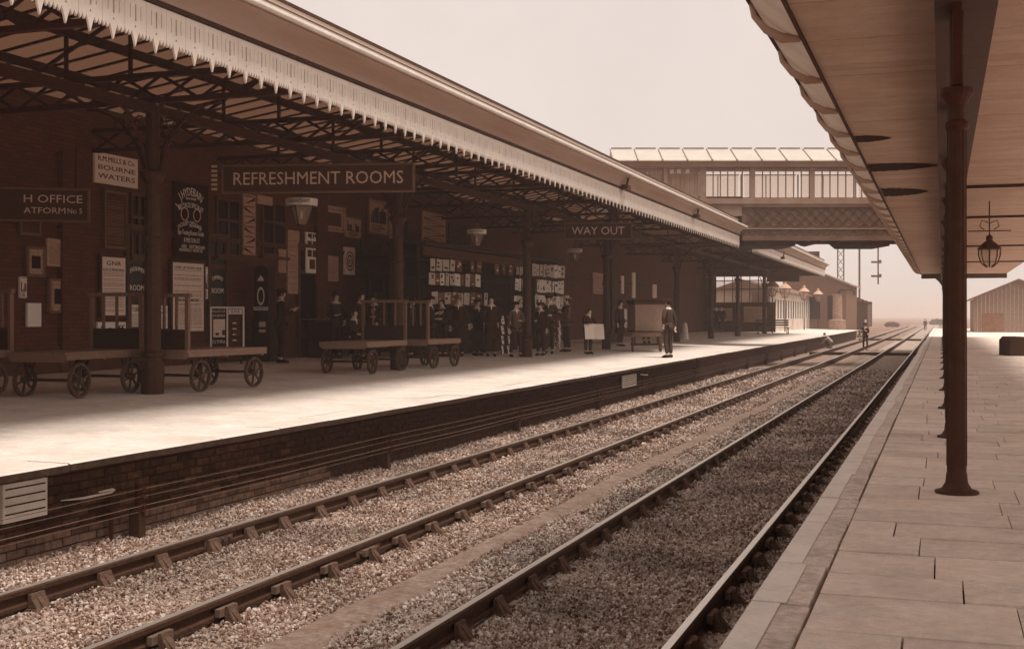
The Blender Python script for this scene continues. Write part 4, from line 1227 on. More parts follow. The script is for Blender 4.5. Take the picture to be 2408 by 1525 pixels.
# locomotive tender seen from behind
t = thing('steam_locomotive', 'dark tender and engine heaped with coal standing beyond the platform end', 'locomotive', (-8.75, 137, -1.0), 0)
mb = MB(); mb.box(-1.25, 1.25, 0, 7, 1.1, 3.6); mb.build('tender', mat('tender_paint', .05, rough=.5), t)
mb = MB(); mb.box(-1.3, 1.3, -.06, -.001, 3.5, 3.7); mb.box(-1.35, 1.35, -.15, -.001, .8, 1.15); mb.build('buffer_beam', iron_mid, t)
mb = MB()
for k in range(60): 
    x, y, r_ = R.uniform(-1.1, 1.1), R.uniform(.2, 6), R.uniform(.15, .35)
    mb.lathe([(r_ * .6, -r_ * .6), (r_, 0), (r_ * .5, r_ * .7)], (x, y, 3.7 + .5 * (1 - abs(x)) * R.random()), n=5)
mb.build('coal', mat('coal', .03, rough=.7), t)
for s in (-.86, .86):
    mb = MB(); mb.tube([(s, -.6, 1.0), (s, -.15, 1.0)], [.2, .08], 10); mb.build('buffer', iron, t)
    for y in (1, 3, 5):
        mb = MB(); mb.tube([(s * .86 - .07, y, .62), (s * .86 + .07, y, .62)], .55, 14); mb.build('wheel', iron, t)
mb = MB(); mb.tube([(0, 9, 2.6), (0, 15, 2.6)], .75, 14); mb.tube([(0, 14.3, 3.2), (0, 14.3, 4.1)], [.2, .25], 10); mb.build('boiler', iron, t)
mb = MB(); mb.box(-1.25, 1.25, 7.3, 9, 1.1, 3.9); mb.build('cab', iron, t)
mb = MB(); mb.box(.95, 1.15, -.25, -.16, 1.6, 1.9); mb.build('tail_lamp', whitep, t)
# signal gantry and posts
hz = mat('signal_timber', .07, rough=.8)
t = thing('signal_gantry', 'tall signal gantry beyond the footbridge carrying a two armed signal', 'signal', PD(1977, 743, 142).xyz * Vector((1, 1, 0)) + Vector((0, 0, -1)), TH)
G = 142 / F
gx = lambda u: (u - 1977) * G
gz = lambda v: EYE + (743 - v) * G + 1
mb = MB()
for s in (-.35, .35): mb.box(s - .06, s + .06, -.06, .06, 0, 11)
for k in range(12): mb.bar((-.35, 0, .9 * k), (.35, 0, .9 * k + .9), .06); mb.bar((.35, .01, .9 * k), (-.35, .01, .9 * k + .9), .06)
mb.build('lattice_leg', hz, t)
mb = MB(); mb.box(gx(2021) - .09, gx(2021) + .09, -.1, .1, 0, 11); mb.build('post', hz, t)
mb = MB(); mb.box(-1, gx(2100), -.2, .2, 10.6, 11.1); mb.build('beam', hz, t)
mb = MB(); mb.box(gx(2065) - .07, gx(2065) + .07, -.07, .07, gz(668), 10.6); mb.build('doll', hz, t)
for v in (616, 649):
    mb = MB(); mb.box(gx(2048), gx(2067), -.12, -.071, gz(v + 2.5), gz(v - 2.5)); mb.box(gx(2066), gx(2072), -.15, -.12, gz(v + 3), gz(v - 5)); mb.build('signal_arm', rust, t)
# shed at the right
t = thing('goods_shed', 'pale timber shed with sloping roof beyond the near platform', 'shed', (2.35, 104, -.1))
u = 0
x = 0
while x < 6:
    h = 2.75 + min(x, 3.3) * .42 - max(0, x - 3.3) * .42
    mb = MB(); mb.add([(x, 0, 0), (x + .29, 0, 0), (x + .29, 0, h + .11), (x, 0, h), (x, .05, 0), (x + .29, .05, 0), (x + .29, .05, h + .11), (x, .05, h)], [(0, 1, 2, 3), (4, 7, 6, 5), (0, 4, 5, 1), (3, 2, 6, 7), (0, 3, 7, 4), (1, 5, 6, 2)])
    mb.build('wall_board', mat('shed_boards', .16, .2, rough=.85, var=.2), t); x += .3
mb = MB(); mb.box(0, .05, .06, 12, 0, 2.7); mb.build('side_wall', mat('shed_boards', .22), t)
mb = MB(); mb.extr([(-.3, 2.62), (-.3, 2.74), (3.3, 4.3), (6.6, 2.8), (6.6, 2.68), (3.3, 4.18)], -.4, 12); mb.build('roof', mat('slate_roof', .14), t)
mb = MB(); mb.box(.6, 2.2, -.05, -.001, 0, 1.6); mb.build('door', mat('shed_door', .12, rough=.8), t)
# distant tree line
tm = mat('distant_foliage', .05, rough=1, var=.4, scale=.3)
for k, (x, y, s_) in enumerate(((-1, 320, 1.4), (-9.5, 260, 1.0))):
    t = thing('tree', ['low round bush by the distant rails', 'low bush near the far crossing', 'hazy tree far beyond the signals'][k], 'tree', (x, y, -1))
    mb = MB(); mb.tube([(0, 0, 0), (0, 0, s_ * .6)], [.1 * s_, .05 * s_], 6); mb.build('trunk', wood_dark, t)
    mb = MB(); rr = random.Random(k)
    for j in range(420):
        a = rr.uniform(0, 6.28); e = math.asin(rr.uniform(-.7, 1)); r_ = s_ * rr.uniform(.55, 1.05)
        c = Vector((1.5 * r_ * math.cos(a) * math.cos(e), r_ * math.sin(a) * math.cos(e), s_ * .5 + r_ * .6 * math.sin(e)))
        d = Vector((rr.gauss(0, 1), rr.gauss(0, 1), rr.gauss(0, 1))).normalized(); d2 = d.orthogonal().normalized() * .12 * s_; d = d * .16 * s_
        mb.add([c - d, c + d2, c + d, c - d2], [(0, 1, 2, 3)])
    mb.build('crown', tm, t)
# ------------------------------------------------------------------ bookstall
t = thing('bookstall', 'long wooden bookstall on the far platform hung with papers', 'bookstall', (-13.6, 31.2, platz(-13.6)))
mb = MB(); mb.box(-.8, -.1, 0, 12.8, 0, .95); mb.build('counter', wood_dark, t)
mb = MB(); mb.box(-.9, -.82, 0, 12.8, .95, 3.1); mb.build('back_panel', wood_dark, t)
for z in (1.2, 1.72, 2.25, 2.72):
    mb = MB(); mb.box(-.4, .0, 0, 12.8, z - .03, z); mb.build('shelf', wood_dark, t)
for k in range(6):
    mb = MB(); mb.box(-.06, .02, 2.54 * k, 2.54 * k + .08, .0, 3.1); mb.build('post', wood_dark, t)
mb = MB(); mb.box(-.95, .25, -.1, 13, 3.1, 3.22); mb.build('roof', wood_dark, t)
mb = MB(); mb.box(.02, .06, .2, 9, 2.82, 3.08); mb.build('fascia', paper_dd, t)
mags = [mat('magazine_a', .5, .4, rough=.8, var=.3, scale=30), mat('magazine_b', .75, .6, rough=.8, var=.12, scale=30), mat('magazine_c', .12, .1, rough=.8, var=.5, scale=40)]
def mag(u, v, w_, h_, X, m_, lab, grp, lean=0):
    p = PX(u, v, X)
    mb = MB(); mb.box(-.004, .004, -w_ / 2, w_ / 2, -h_ / 2, h_ / 2)
    o = mb.build('magazine', m_); o.location = p; o.rotation_euler = (R.uniform(-.06, .06), lean + R.uniform(-.05, .05), R.uniform(-.12, .12)); tag(o, lab, 'magazine', grp)
    mb = MB(); 
    for k in range(R.randint(1, 3)):
        z = R.uniform(-.35, .3) * h_; y = R.uniform(-.4, 0) * w_; mb.box(.0045, .006, y, y + w_ * R.uniform(.3, .45), z, z + h_ * R.uniform(.03, .2))
    mb.build('print', black if m_ is not mags[2] else cream_l, o)
XB = -13.57
def row(u0, u1, v0, v1, n, mi, lab, grp, X=XB, skip=.08):
    for k in range(n):
        if R.random() < skip: continue
        f = (k + .5) / n; u = u0 + (u1 - u0) * f; v = v0 + (v1 - v0) * f
        a, b = PX(u0, v0, X), PX(u1, v0, X); w_ = (b.y - a.y) / n * .86
        zc = PX(u, v, X).y * C_ - X * S_
        mag(u, v, min(w_, .42), R.uniform(.85, 1.05) * 30 * zc / F * 1.0, X, mags[R.choice(mi)], lab, grp)
row(1010, 1130, 655, 660, 10, [0, 0, 1, 2], 'pale magazine hanging on the left half of the bookstall', 'pale magazines on the left of the bookstall')
row(1010, 1150, 622, 628, 9, [2, 2, 0], 'dull magazine on the top shelf of the bookstall', 'dull magazines on the top shelf')
row(1160, 1210, 630, 634, 3, [2], 'dull card on the middle of the bookstall', 'dull cards mid bookstall')
row(1015, 1150, 700, 704, 9, [2, 2, 0], 'dull paper on the lower shelf of the bookstall', 'dull papers on the lower shelf')
row(1214, 1242, 632, 634, 4, [0, 1], 'white paper above the crowd, left of the pedestal column', 'white papers left of the column')
row(1212, 1242, 668, 671, 4, [1], 'white paper on the second row left of the pedestal column', 'white papers left of the column, second row')
row(1208, 1240, 708, 711, 4, [0, 1], 'white paper on the third row left of the pedestal column', 'white papers left of the column, third row')
row(1252, 1328, 634, 640, 9, [0, 0, 1], 'pale paper right of the pedestal column, top row', 'pale papers right of the column, top row')
row(1262, 1326, 672, 676, 9, [1], 'bright white paper right of the pedestal column, second row', 'bright papers right of the column')
row(1250, 1325, 706, 712, 9, [0, 1, 2], 'paper right of the pedestal column, third row', 'papers right of the column, third row')
for (u, v0, v1, nn) in ((1182, 752, 822, 4), (1197, 752, 822, 4), (1222, 770, 822, 3), (1303, 762, 812, 4), (1316, 762, 812, 4)):
    for k in range(nn):
        mag(u, v0 + (v1 - v0) * k / (nn - 1), .2, .26, -12.7 if u < 1250 else -12.9, mags[1], 'white paper on the low rack before the bookstall', 'white papers on the low rack', lean=-.15)
t = thing('paper_rack', 'low leaning rack of white papers in front of the bookstall', 'rack', tuple(PX(1190, 826, -12.75)))
t.location.z = platz(-12.7)
mb = MB(); mb.box(-.06, -.03, -.3, .3, 0, 1.15); mb.box(-.05, -.01, -.33, -.3, 0, 1.2); mb.box(-.05, -.01, .3, .33, 0, 1.2); mb.build('frame', wood_dark, t)
# A-board
def aboard():
    a, b = PX(494, 833, -15.85), PX(575, 829, -15.2); b.z = a.z; d = b - a; L = d.length; rz = math.atan2(d.y, d.x)
    t = thing('advertising_board', 'framed pair of posters leaning by the dining room, OLYMPIA on its left half', 'sign board', a, rz)
    zc = a.y * C_ - a.x * S_; H_ = 113 * zc / F
    tilt = Matrix.Rotation(-.12, 4, 'X')
    mb = MB(); mb.box(0, L, 0, .03, 0.02, H_); mb.xf(tilt); mb.build('backing', wood_dark, t)
    for x in (.05, L - .1):
        mb = MB(); mb.box(x, x + .05, 0, .04, platz(-15.6) - a.z, .02); mb.build('leg', wood_dark, t)
    mb = MB()
    for x in (0, L / 2 - .02, L - .04): mb.box(x, x + .04, -.02, -.001, .02, H_)
    mb.box(.041, L - .041, -.02, -.001, H_ - .04, H_); mb.box(.041, L - .041, -.02, -.001, .02, .06); mb.xf(tilt); mb.build('frame', paper_w, t)
    mb = MB(); mb.box(.07, L / 2 - .05, -.01, -.002, H_ * .36, H_ * .74); mb.xf(tilt); mb.build('picture', paper, t)
    mb = MB(); mb.box(L / 2 + .03, L - .05, -.01, -.002, H_ * .84, H_ * .95); mb.box(L / 2 + .03, L - .05, -.01, -.002, .07, H_ * .14); mb.xf(tilt); mb.build('title_band', paper_w, t)
    mb = MB(); mb.box(L / 2 + .05, L - .08, -.01, -.002, H_ * .2, H_ * .8); mb.xf(tilt); mb.build('picture', paper_dd, t)
    text('OLYMPIA', .12, whitec, t, tilt @ Matrix.Translation((L / 4, 0, H_ * .26)) @ FACEM(0, -.006, 0), fitw=L * .38, bold=.004)
    text('PALACE OF', .08, whitec, t, tilt @ Matrix.Translation((L / 4, 0, H_ * .9)) @ FACEM(0, -.006, 0), fitw=L * .38)
    text('AMUSEMENT', .08, whitec, t, tilt @ Matrix.Translation((L / 4, 0, H_ * .81)) @ FACEM(0, -.006, 0), fitw=L * .38)
    text('G.N.R.', .1, black, t, tilt @ Matrix.Translation((L * .74, 0, H_ * .9)) @ FACEM(0, -.012, 0), fitw=L * .28, bold=.004)
    mb = MB()
    for k in range(4): mb.box(.12 + .05 * k * 3, .2 + .15 * k, -.014, -.011, H_ * .4, H_ * (.45 + .06 * (k % 3)))
    mb.xf(tilt); mb.build('print', paper_dd, t)
    mb = MB()
    for k in range(4): mb.box(L / 2 + .12, L - .18, -.014, -.011, H_ * (.28 + .12 * k), H_ * (.31 + .12 * k))
    mb.xf(tilt); mb.build('print', paper, t)
aboard()
# slot machine
p = foot(612, 850)
t = thing('slot_machine', 'tall dark sweetmeat machine with a white ring and lettered band', 'slot machine', p, TH - .25)
zc = p.y * C_ - p.x * S_; U = zc / F
hh = 230 * U
mb = MB(); mb.box(-21 * U, 21 * U, 0, .45, 0, hh * .42); mb.box(-18 * U, 18 * U, .04, .42, hh * .42, hh * .93); mb.build('cabinet', wood_dark, t)
mb = MB(); mb.extr([(-20 * U, hh * .93), (20 * U, hh * .93), (10 * U, hh * .98), (-10 * U, hh * .98)], .02, .44); mb.box(-24 * U, 24 * U, -.03, .48, 0, .1); mb.box(-22 * U, 22 * U, -.02, .46, hh * .41, hh * .435); mb.build('moulding', wood_dark, t)
mb = MB(); vs = []; n = 20
for k in range(n):
    a = 2 * math.pi * k / n
    for r_ in (1, .72): vs += [(9.5 * U * r_ * math.cos(a), .03, hh * .67 + 22 * U * r_ * math.sin(a))]
mb.add(vs, [(2 * k, 2 * k + 1, (2 * k + 3) % (2 * n), (2 * k + 2) % (2 * n)) for k in range(n)]); mb.build('ring', whitec, t)
mb = MB(); mb.box(-10 * U, 10 * U, .03, .038, hh * .95, hh * .965)
mb.add([(-9 * U, .03, hh * .825), (9 * U, .03, hh * .825), (5 * U, .03, hh * .86), (0, .03, hh * .885), (-5 * U, .03, hh * .86)], [(0, 1, 2, 3, 4)]); mb.box(-3 * U, 14 * U, -.008, -.001, hh * .355, hh * .41); mb.box(-3 * U, 14 * U, -.008, -.001, hh * .30, hh * .33); mb.build('enamel_badge', paper, t)
mb = MB(); mb.box(-18 * U, 18 * U, .02, .036, hh * .525, hh * .56); mb.build('label_band', paper_w, t)
text('SWEETMEATS', .06, black, t, FACEM(0, .018, hh * .543), fitw=32 * U, bold=.003)
# low desk, bench and weighing box by the wall
def seat_bench(p, rz, L, label):
    t = thing('platform_bench', label, 'bench', p, rz)
    for k in range(3):
        mb = MB(); mb.box(0, L, -.42 + .14 * k, -.31 + .14 * k, .42, .45); mb.build('seat_slat', wood_dark, t)
    for k in range(3):
        mb = MB(); mb.box(0, L, .03 + .02 * k, .055 + .02 * k, .55 + .15 * k, .65 + .15 * k); mb.build('back_slat', wood_dark, t)
    for x in (.1, L - .15):
        mb = MB(); mb.box(x, x + .05, -.42, -.37, 0, .42); mb.box(x, x + .05, 0, .05, 0, .95); mb.box(x, x + .05, -.37, 0, .36, .415); mb.build('leg', iron, t)
    return t
p = foot(765, 841)
t = thing('weighing_machine', 'dark wooden cabinet with a thin ledge between the standing man and the seated group', 'cabinet', p, TH)
mb = MB(); mb.box(-.45, .4, 0, .5, 0, .95); mb.build('cabinet', wood_dark, t)
mb = MB(); mb.box(-.75, .1, -.08, .45, 1.0, 1.04); mb.build('ledge', wood_mid, t)
mb = MB(); mb.box(-.45, -.4, -.02, 0, .1, .9); mb.box(.3, .36, -.02, 0, .1, .9); mb.box(-.7, -.64, 0, .06, 0, 1.0); mb.build('upright', wood_dark, t)
mb = MB(); mb.lathe([(.05, 0), (.06, .05), (.03, .1), (.02, .2)], n=8); o = mb.build('inkstand', iron); tag(o, 'small inkstand on the thin ledge of the dark cabinet', 'inkstand'); o.location = p + Vector((-.55 * C_, -.55 * S_ + .2, 1.04))
seat_bench(foot(808, 838), TH, 2.2, 'dark slatted bench behind the middle barrow')
seat_bench(Vector((-11.6, 82, platz(-11.6))), TH, 2.2, 'small distant bench near the end screen of the canopy')
# ------------------------------------------------------------------ luggage barrows
def barrow(loc, rz, label, L=2.1, W_=1.0, deckm=wood_mid, flip=False, grp='four wheeled luggage barrows on the far platform'):
    t = thing('luggage_barrow', label, 'barrow', loc, rz, grp)
    H_ = .62
    n = 5
    for k in range(n):
        mb = MB(); x0 = -W_ / 2 + W_ * k / n
        mb.box(x0, x0 + W_ / n - .012, -L / 2, L / 2 + (R.uniform(0, .03)), H_, H_ + .04); mb.build('deck_plank', deckm, t)
    mb = MB()
    for x in (-W_ / 2, W_ / 2 - .06): mb.box(x, x + .06, -L / 2 + .02, L / 2, H_ - .07, H_ - .001)
    for y in (-L / 2, 0, L / 2 - .06): mb.box(-W_ / 2 + .061, W_ / 2 - .061, y, y + .06, H_ - .1, H_ - .001)
    mb.build('frame', deckm, t)
    for y in (-L / 2 + .35, L / 2 - .35):
        mb = MB(); mb.tube([(-W_ / 2 - .02, y, .25), (W_ / 2 + .02, y, .25)], .025, 6)
        for x in (-W_ / 2 + .1, W_ / 2 - .1): mb.bar((x, y - .12, H_ - .1), (x, y, .25), .03); mb.bar((x, y + .12, H_ - .1), (x, y, .25), .03)
        mb.build('axle', iron, t)
        for x in (-W_ / 2 + .02, W_ / 2 - .02):
            mb = MB(); mb.ring((x, y, .25), .25, .035, .055, 18); mb.tube([(x - .05, y, .25), (x + .05, y, .25)], .05, 8)
            for k in range(6):
                a = k * math.pi / 3 + .3; mb.bar((x, y + .04 * math.cos(a), .25 + .04 * math.sin(a)), (x, y + .22 * math.cos(a), .25 + .22 * math.sin(a)), .03, .02)
            mb.build('wheel', rust, t)
    s = -1 if flip else 1
    ye = s * (L / 2 - .04)
    mb = MB()
    for x in (-W_ / 2 + .03, W_ / 2 - .03): mb.box(x - .03, x + .03, ye - .03, ye + .03, H_ + .04, H_ + .86)
    mb.box(-W_ / 2 - .03, W_ / 2 + .03, ye - .035, ye + .035, H_ + .861, H_ + .92)
    mb.build('end_frame', wood_mid, t)
    for k in range(3):
        x = -W_ / 2 + W_ * (k + 1) / 4
        mb = MB(); mb.box(x - .02, x + .02, ye - .015, ye + .015, H_ + .36, H_ + .86); mb.build('rail_slat', wood_mid, t)
    mb = MB(); mb.box(-W_ / 2 + .061, W_ / 2 - .061, ye - .02, ye + .02, H_ + .045, H_ + .36); mb.build('end_panel', wood_dark, t)
    return t
def bz_(x): return platz(x)
barrow((-12.15, 15.25, bz_(-12.1)), 0.06, 'nearest luggage barrow, its tall end frame beside the front column', 2.0, .95)
barrow((-13.3, 13.6, bz_(-13.2)), -.25, 'luggage barrow cut off at the left edge with the man beside it', 1.9, .95)
barrow((-11.42, 17.45, bz_(-11.4)), -.06, 'luggage barrow just right of the front column with a pale worn deck', 2.15, .95, wood_pale, flip=True)
barrow((-11.55, 23.65, bz_(-11.5)), .06, 'luggage barrow in front of the seated group', 2.3, 1.05, wood_pale)
barrow((-11.3, 26.55, bz_(-11.3)), -.02, 'smaller luggage barrow right of the middle column', 1.9, .8, wood_pale, flip=True)
cb_ = barrow((-9.7, 42.0, bz_(-9.7)), .25, 'luggage barrow loaded with a hamper behind the porter', 1.9, 1.0, wood_mid)
o = MB(); o.box(-.52, .52, -.6, .6, 0, 1.0); o = o.build('hamper', mat('wicker', .24, .2, rough=.9, var=.5, scale=60, bump=.8, bscale=80)); tag(o, 'tall wicker hamper on the barrow behind the porter', 'hamper'); o.location = (-9.7, 42.0, bz_(-9.7) + .665); o.rotation_euler = (0, 0, .25 + .2)
q = MB()
for z in (0.02, .96): q.box(-.54, .54, -.62, .62, z, z + .03)
q.build('band', wood_dark, o)
q = MB(); q.box(-.56, .56, -.66, .66, 1.0, 1.12); lid = q.build('lid', wood_dark, o)
# luggage at right edge
p = Vector((2.2, 43, 0))
t = thing('travel_chest', 'dark domed trunk on the near platform at the right edge', 'trunk', p, .3)
mb = MB(); mb.extr([(-.3, 0), (.3, 0), (.3, .5), (.2, .6), (-.2, .6), (-.3, .5)], -.5, .5); mb.build('body', wood_dark, t)
mb = MB()
for y in (-.45, 0, .4): mb.extr([(-.31, 0), (.31, 0), (.31, .51), (.21, .615), (-.21, .615), (-.31, .51)], y, y + .05)
mb.build('strap', iron, t)
# buckets near the far wall edge
for k, (u, v) in enumerate(((1806, 797), (1822, 796))):
    p = foot(u, v)
# ------------------------------------------------------------------ people
def skin_mesh(name, J, E, m, root=0, lvl=1):
    me = bpy.data.meshes.new('s'); me.from_pydata([j[0] for j in J], E, [])
    o = bpy.data.objects.new('s', me); COL.objects.link(o)
    md = o.modifiers.new('sk', 'SKIN'); md.use_smooth_shade = True
    sv = me.skin_vertices[0].data
    for i, j in enumerate(J):
        r_ = j[1]; sv[i].radius = r_ if isinstance(r_, tuple) else (r_, r_); sv[i].use_root = (i == root)
    if lvl:
        s = o.modifiers.new('ss', 'SUBSURF'); s.levels = lvl; s.render_levels = lvl
    dg = bpy.context.evaluated_depsgraph_get(); dg.update()
    out = bpy.data.meshes.new_from_object(o.evaluated_get(dg)); out.name = name
    bpy.data.objects.remove(o)
    out.materials.clear(); out.materials.append(m)
    for p in out.polygons: p.use_smooth = True
    return out
V = Vector
def person(loc, rz, label, h=1.74, top=clothA, low=clothA, hat='none', L=None, Rr=None, legs=.1, step=0., coat=0, collar=True, pose='stand', group=None, hairm=haird, woman=False):
    """faces local -y; L / Rr: (elbow, wrist) offsets from the shoulder"""
    t = thing('person', label, 'person', loc, rz, group)
    k = h / 1.74
    drop = 0
    if pose == 'sit': drop = .42
    if pose == 'crouch': drop = .56
    pe = V((0, 0, .93 - drop)); ch = V((0, -.01, 1.24 - drop)); nb = V((0, 0, 1.44 - drop)); hd = V((0, -.02, 1.60 - drop)); fw = 0
    if pose == 'crouch': ch = V((0, -.2, .62)); nb = V((0, -.36, .76)); hd = V((0, -.47, .86)); pe = V((0, .12, .36))
    if pose == 'bow': hd = V((0, -.07, 1.57)); nb = V((0, -.01, 1.43))
    sh = .18
    def arm(s, o):
        S = nb + V((s * sh, 0, -.05))
        el, wr = o
        return S, S + V((s * el[0], el[1], el[2])), S + V((s * wr[0], wr[1], wr[2]))
    DA = ((.05, .03, -.29), (.05, -.04, -.54))
    aL, aR = arm(1, L or DA), arm(-1, Rr or DA)
    if pose == 'sit':
        lg = [(V((s * .09, 0, pe.z - .03)), V((s * .12, -.45, pe.z)), V((s * .12, -.45, .09))) for s in (1, -1)]
    elif pose == 'crouch':
        lg = [(V((s * .1, .1, .34)), V((s * .17, -.28, .42)), V((s * .13, .0, .07))) for s in (1, -1)]
    else:
        lg = [(V((s * .09, 0, .88)), V((s * (.06 + legs * .5), -.02 - s * step * .5, .49)), V((s * legs, .02 - s * step, .08))) for s in (1, -1)]
    sc_ = lambda J: [(j[0] * k, tuple(q * k for q in j[1]) if isinstance(j[1], tuple) else j[1] * k) for j in J]
    # body: one surface from feet to head and hands
    J = [(pe, .10), (ch, .11), (nb, .06), (nb.lerp(hd, .45), .052), (hd + V((0, 0, -.06)), (.066, .07)), (hd + V((0, .005, .02)), (.078, .092)), (hd + V((0, .01, .09)), (.06, .07))]
    E = [(0, 1), (1, 2), (2, 3), (3, 4), (4, 5), (5, 6)]
    for s, (S, el, wr) in ((1, aL), (-1, aR)):
        b = len(J); hv = (wr - el).normalized()
        J += [(S, .05), (el, .04), (wr, .027), (wr + hv * .07, (.042, .02))]; E += [(2, b), (b, b + 1), (b + 1, b + 2), (b + 2, b + 3)]
    for hp, kn, an in lg:
        b = len(J); J += [(hp, .08), (kn, .055), (an, .04), (an + V((0, -.13, -.04)), .03)]; E += [(0, b), (b, b + 1), (b + 1, b + 2), (b + 2, b + 3)]
    J += [(hd + V((0, -.105, -.01)), .012)]; E += [(5, len(J) - 1)]
    bm_ = skin_mesh('body', sc_(J), E, skin_)
    # fingers rooted in the palm, joined to the body mesh
    fb = MB()
    for s, (S, el, wr) in ((1, aL), (-1, aR)):
        hv = (wr - el).normalized(); sd = hv.cross(V((0, 0, 1)) if abs(hv.z) < .8 else V((0, 1, 0))).normalized(); cu = hv.cross(sd) * (-1)
        p0 = wr + hv * .075
        for i in range(4):
            a = p0 + sd * (.028 - .019 * i); l = (.07, .078, .072, .056)[i]
            fb.tube([(a) * k, (a + hv * l * .5 + cu * .006) * k, (a + hv * l * .85 + cu * .03) * k], [.009 * k, .0085 * k, .006 * k], 5)
        a = wr + hv * .03 + sd * .03
        fb.tube([a * k, (a + sd * .03 + hv * .035) * k, (a + sd * .025 + hv * .07 + cu * .01) * k], [.011 * k, .010 * k, .007 * k], 5)
    bm = bmesh.new(); bm.from_mesh(bm_); me2 = fb.mesh('f', skin_); bm.from_mesh(me2); bm.to_mesh(bm_); bm.free()
    link('body', bm_, t)
    # jacket
    tw = .135 if not woman else .115
    J = [(pe + V((0, 0, .0)), (.145, .12)), (pe.lerp(ch, .5), (tw, .11)), (ch, (.165 if not woman else .14, .125)), (nb + V((0, 0, -.06)), (.11, .085))]
    E = [(0, 1), (1, 2), (2, 3)]
    for s, (S, el, wr) in ((1, aL), (-1, aR)):
        b = len(J); J += [(S, .075), (el, .058), (wr.lerp(el, .08), .045)]; E += [(3, b), (b, b + 1), (b + 1, b + 2)]
    link('jacket', skin_mesh('jacket', sc_(J), E, top), t)
    if coat or pose in ('stand', 'bow'):
        z0 = .98; z1 = .80 - coat; fl = .04 + coat * .14
        mb = MB(); mb.lathe([(.150, z0 + .06), (.162, z0 - .06), (.168 + fl, z1), (.15 + fl, z1 + .002)], n=12, sy=.78)
        if woman: mb.lathe([(.14, .98), (.19, .8), (.33, .06)], n=14, sy=.85)
        mb.xf(Matrix.Scale(k, 4)); mb.build('coat_skirt' if not woman else 'skirt', top if not woman else low, t, smooth=True)
    if not woman:
        J = [(pe + V((0, 0, .02)), (.14, .115))]; E = []
        for hp, kn, an in lg:
            b = len(J); J += [(hp, .095), (kn, .07), (an + V((0, 0, .03)), .062)]; E += [(0, b), (b, b + 1), (b + 1, b + 2)]
        link('trousers', skin_mesh('trousers', sc_(J), E, low), t)
    for hp, kn, an in lg:
        mb = MB(); a = an
        mb.tube([a + V((0, .05, -.03)), a + V((0, -.03, -.02)), a + V((0, -.13, -.045)), a + V((0, -.19, -.055))], [.04, .048, .042, .025], 8); mb.xf(Matrix.Scale(k, 4)); mb.build('boot', shoe, t, smooth=True)
    if collar:
        mb = MB(); c = nb
        mb.lathe([(.062, -.01), (.058, .045)], c, n=10); mb.add([c + V((-.032, -.085, .015)), c + V((.032, -.085, .015)), c + V((0, -.132, -.12)), c + V((-.045, -.06, .02)), c + V((.045, -.06, .02))], [(0, 1, 2), (3, 4, 1, 0)])
        mb.xf(Matrix.Scale(k, 4)); mb.build('collar', shirt, t, smooth=False)
    mb = MB()
    for s in (-1, 1): mb.lathe([(.004, -.006), (.009, 0), (.004, .006)], hd + V((s * .03, -.083, .015)), n=6)
    mb.box(hd.x - .022, hd.x + .022, hd.y - .088, hd.y - .07, hd.z - .055, hd.z - .049); mb.xf(Matrix.Scale(k, 4)); mb.build('eyes_and_mouth', haird, t)
    mb = MB()
    for s in (-1, 1): mb.lathe([(.008, -.025), (.014, 0), (.008, .025)], hd + V((s * .08, .01, 0)), n=6, sx=.6)
    mb.xf(Matrix.Scale(k, 4)); mb.build('ears', skin_, t)
    mb = MB(); mb.lathe([(.078, -.05), (.088, .0), (.086, .05), (.06, .1), (.02, .118)], hd + V((0, .022, .01)), n=12, sy=1.05); mb.xf(Matrix.Scale(k, 4)); mb.build('hair', hairm, t, smooth=True)
    hp_ = hd + V((0, .0, .05))
    if hat == 'bowler': pr = [(.14, -.005), (.135, .01), (.095, .012), (.098, .05), (.085, .1), (.05, .13), (.01, .138)]
    elif hat == 'brim': pr = [(.165, -.01), (.16, .005), (.093, .008), (.095, .075), (.085, .12), (.06, .128)]
    elif hat == 'boater': pr = [(.165, 0), (.165, .012), (.09, .013), (.09, .085), (.088, .09)]
    elif hat == 'cap': pr = [(.095, -.01), (.12, .03), (.125, .055), (.09, .08), (.02, .085)]
    else: pr = None
    if pr:
        mb = MB(); mb.lathe(pr, hp_, n=14, sy=1.1)
        if hat == 'cap': mb.add([hp_ + V((-.07, -.08, .01)), hp_ + V((.07, -.08, .01)), hp_ + V((.05, -.16, -.015)), hp_ + V((-.05, -.16, -.015)), hp_ + V((-.07, -.08, .02)), hp_ + V((.07, -.08, .02)), hp_ + V((.05, -.16, -.007)), hp_ + V((-.05, -.16, -.007))], [(0, 3, 2, 1), (4, 5, 6, 7), (0, 1, 5, 4), (1, 2, 6, 5), (2, 3, 7, 6), (3, 0, 4, 7)])
        mb.xf(Matrix.Scale(k, 4)); mb.build('hat', {'brim': mat('grey_felt', .2, .15, rough=.9), 'boater': mat('straw', .5, rough=.8)}.get(hat, clothA), t, smooth=(hat == 'bowler'))
    return t
HIP = ((.17, .08, -.22), (.06, .0, -.42))       # hand on hip
FOLD = ((.07, -.02, -.27), (-.10, -.22, -.26))  # arm folded in front
READ = ((.06, -.06, -.27), (-.04, -.28, -.16))
def fh(u, v0, v1, dz=0):
    p = foot(u, v1); zc = p.y * C_ - p.x * S_
    return p, (v1 - v0) * zc / F
def put(u, v0, v1, rz, label, hatadd=0, **kw):
    p, h = fh(u, v0, v1)
    h = min(1.86, h - hatadd)
    return person(p, rz, label, h=h, **kw)
t = put(660, 672, 853, TH + 2.0, 'man in dark suit with white collar standing beside the slot machine', .06, hat='cap', L=READ, Rr=READ, top=clothA)
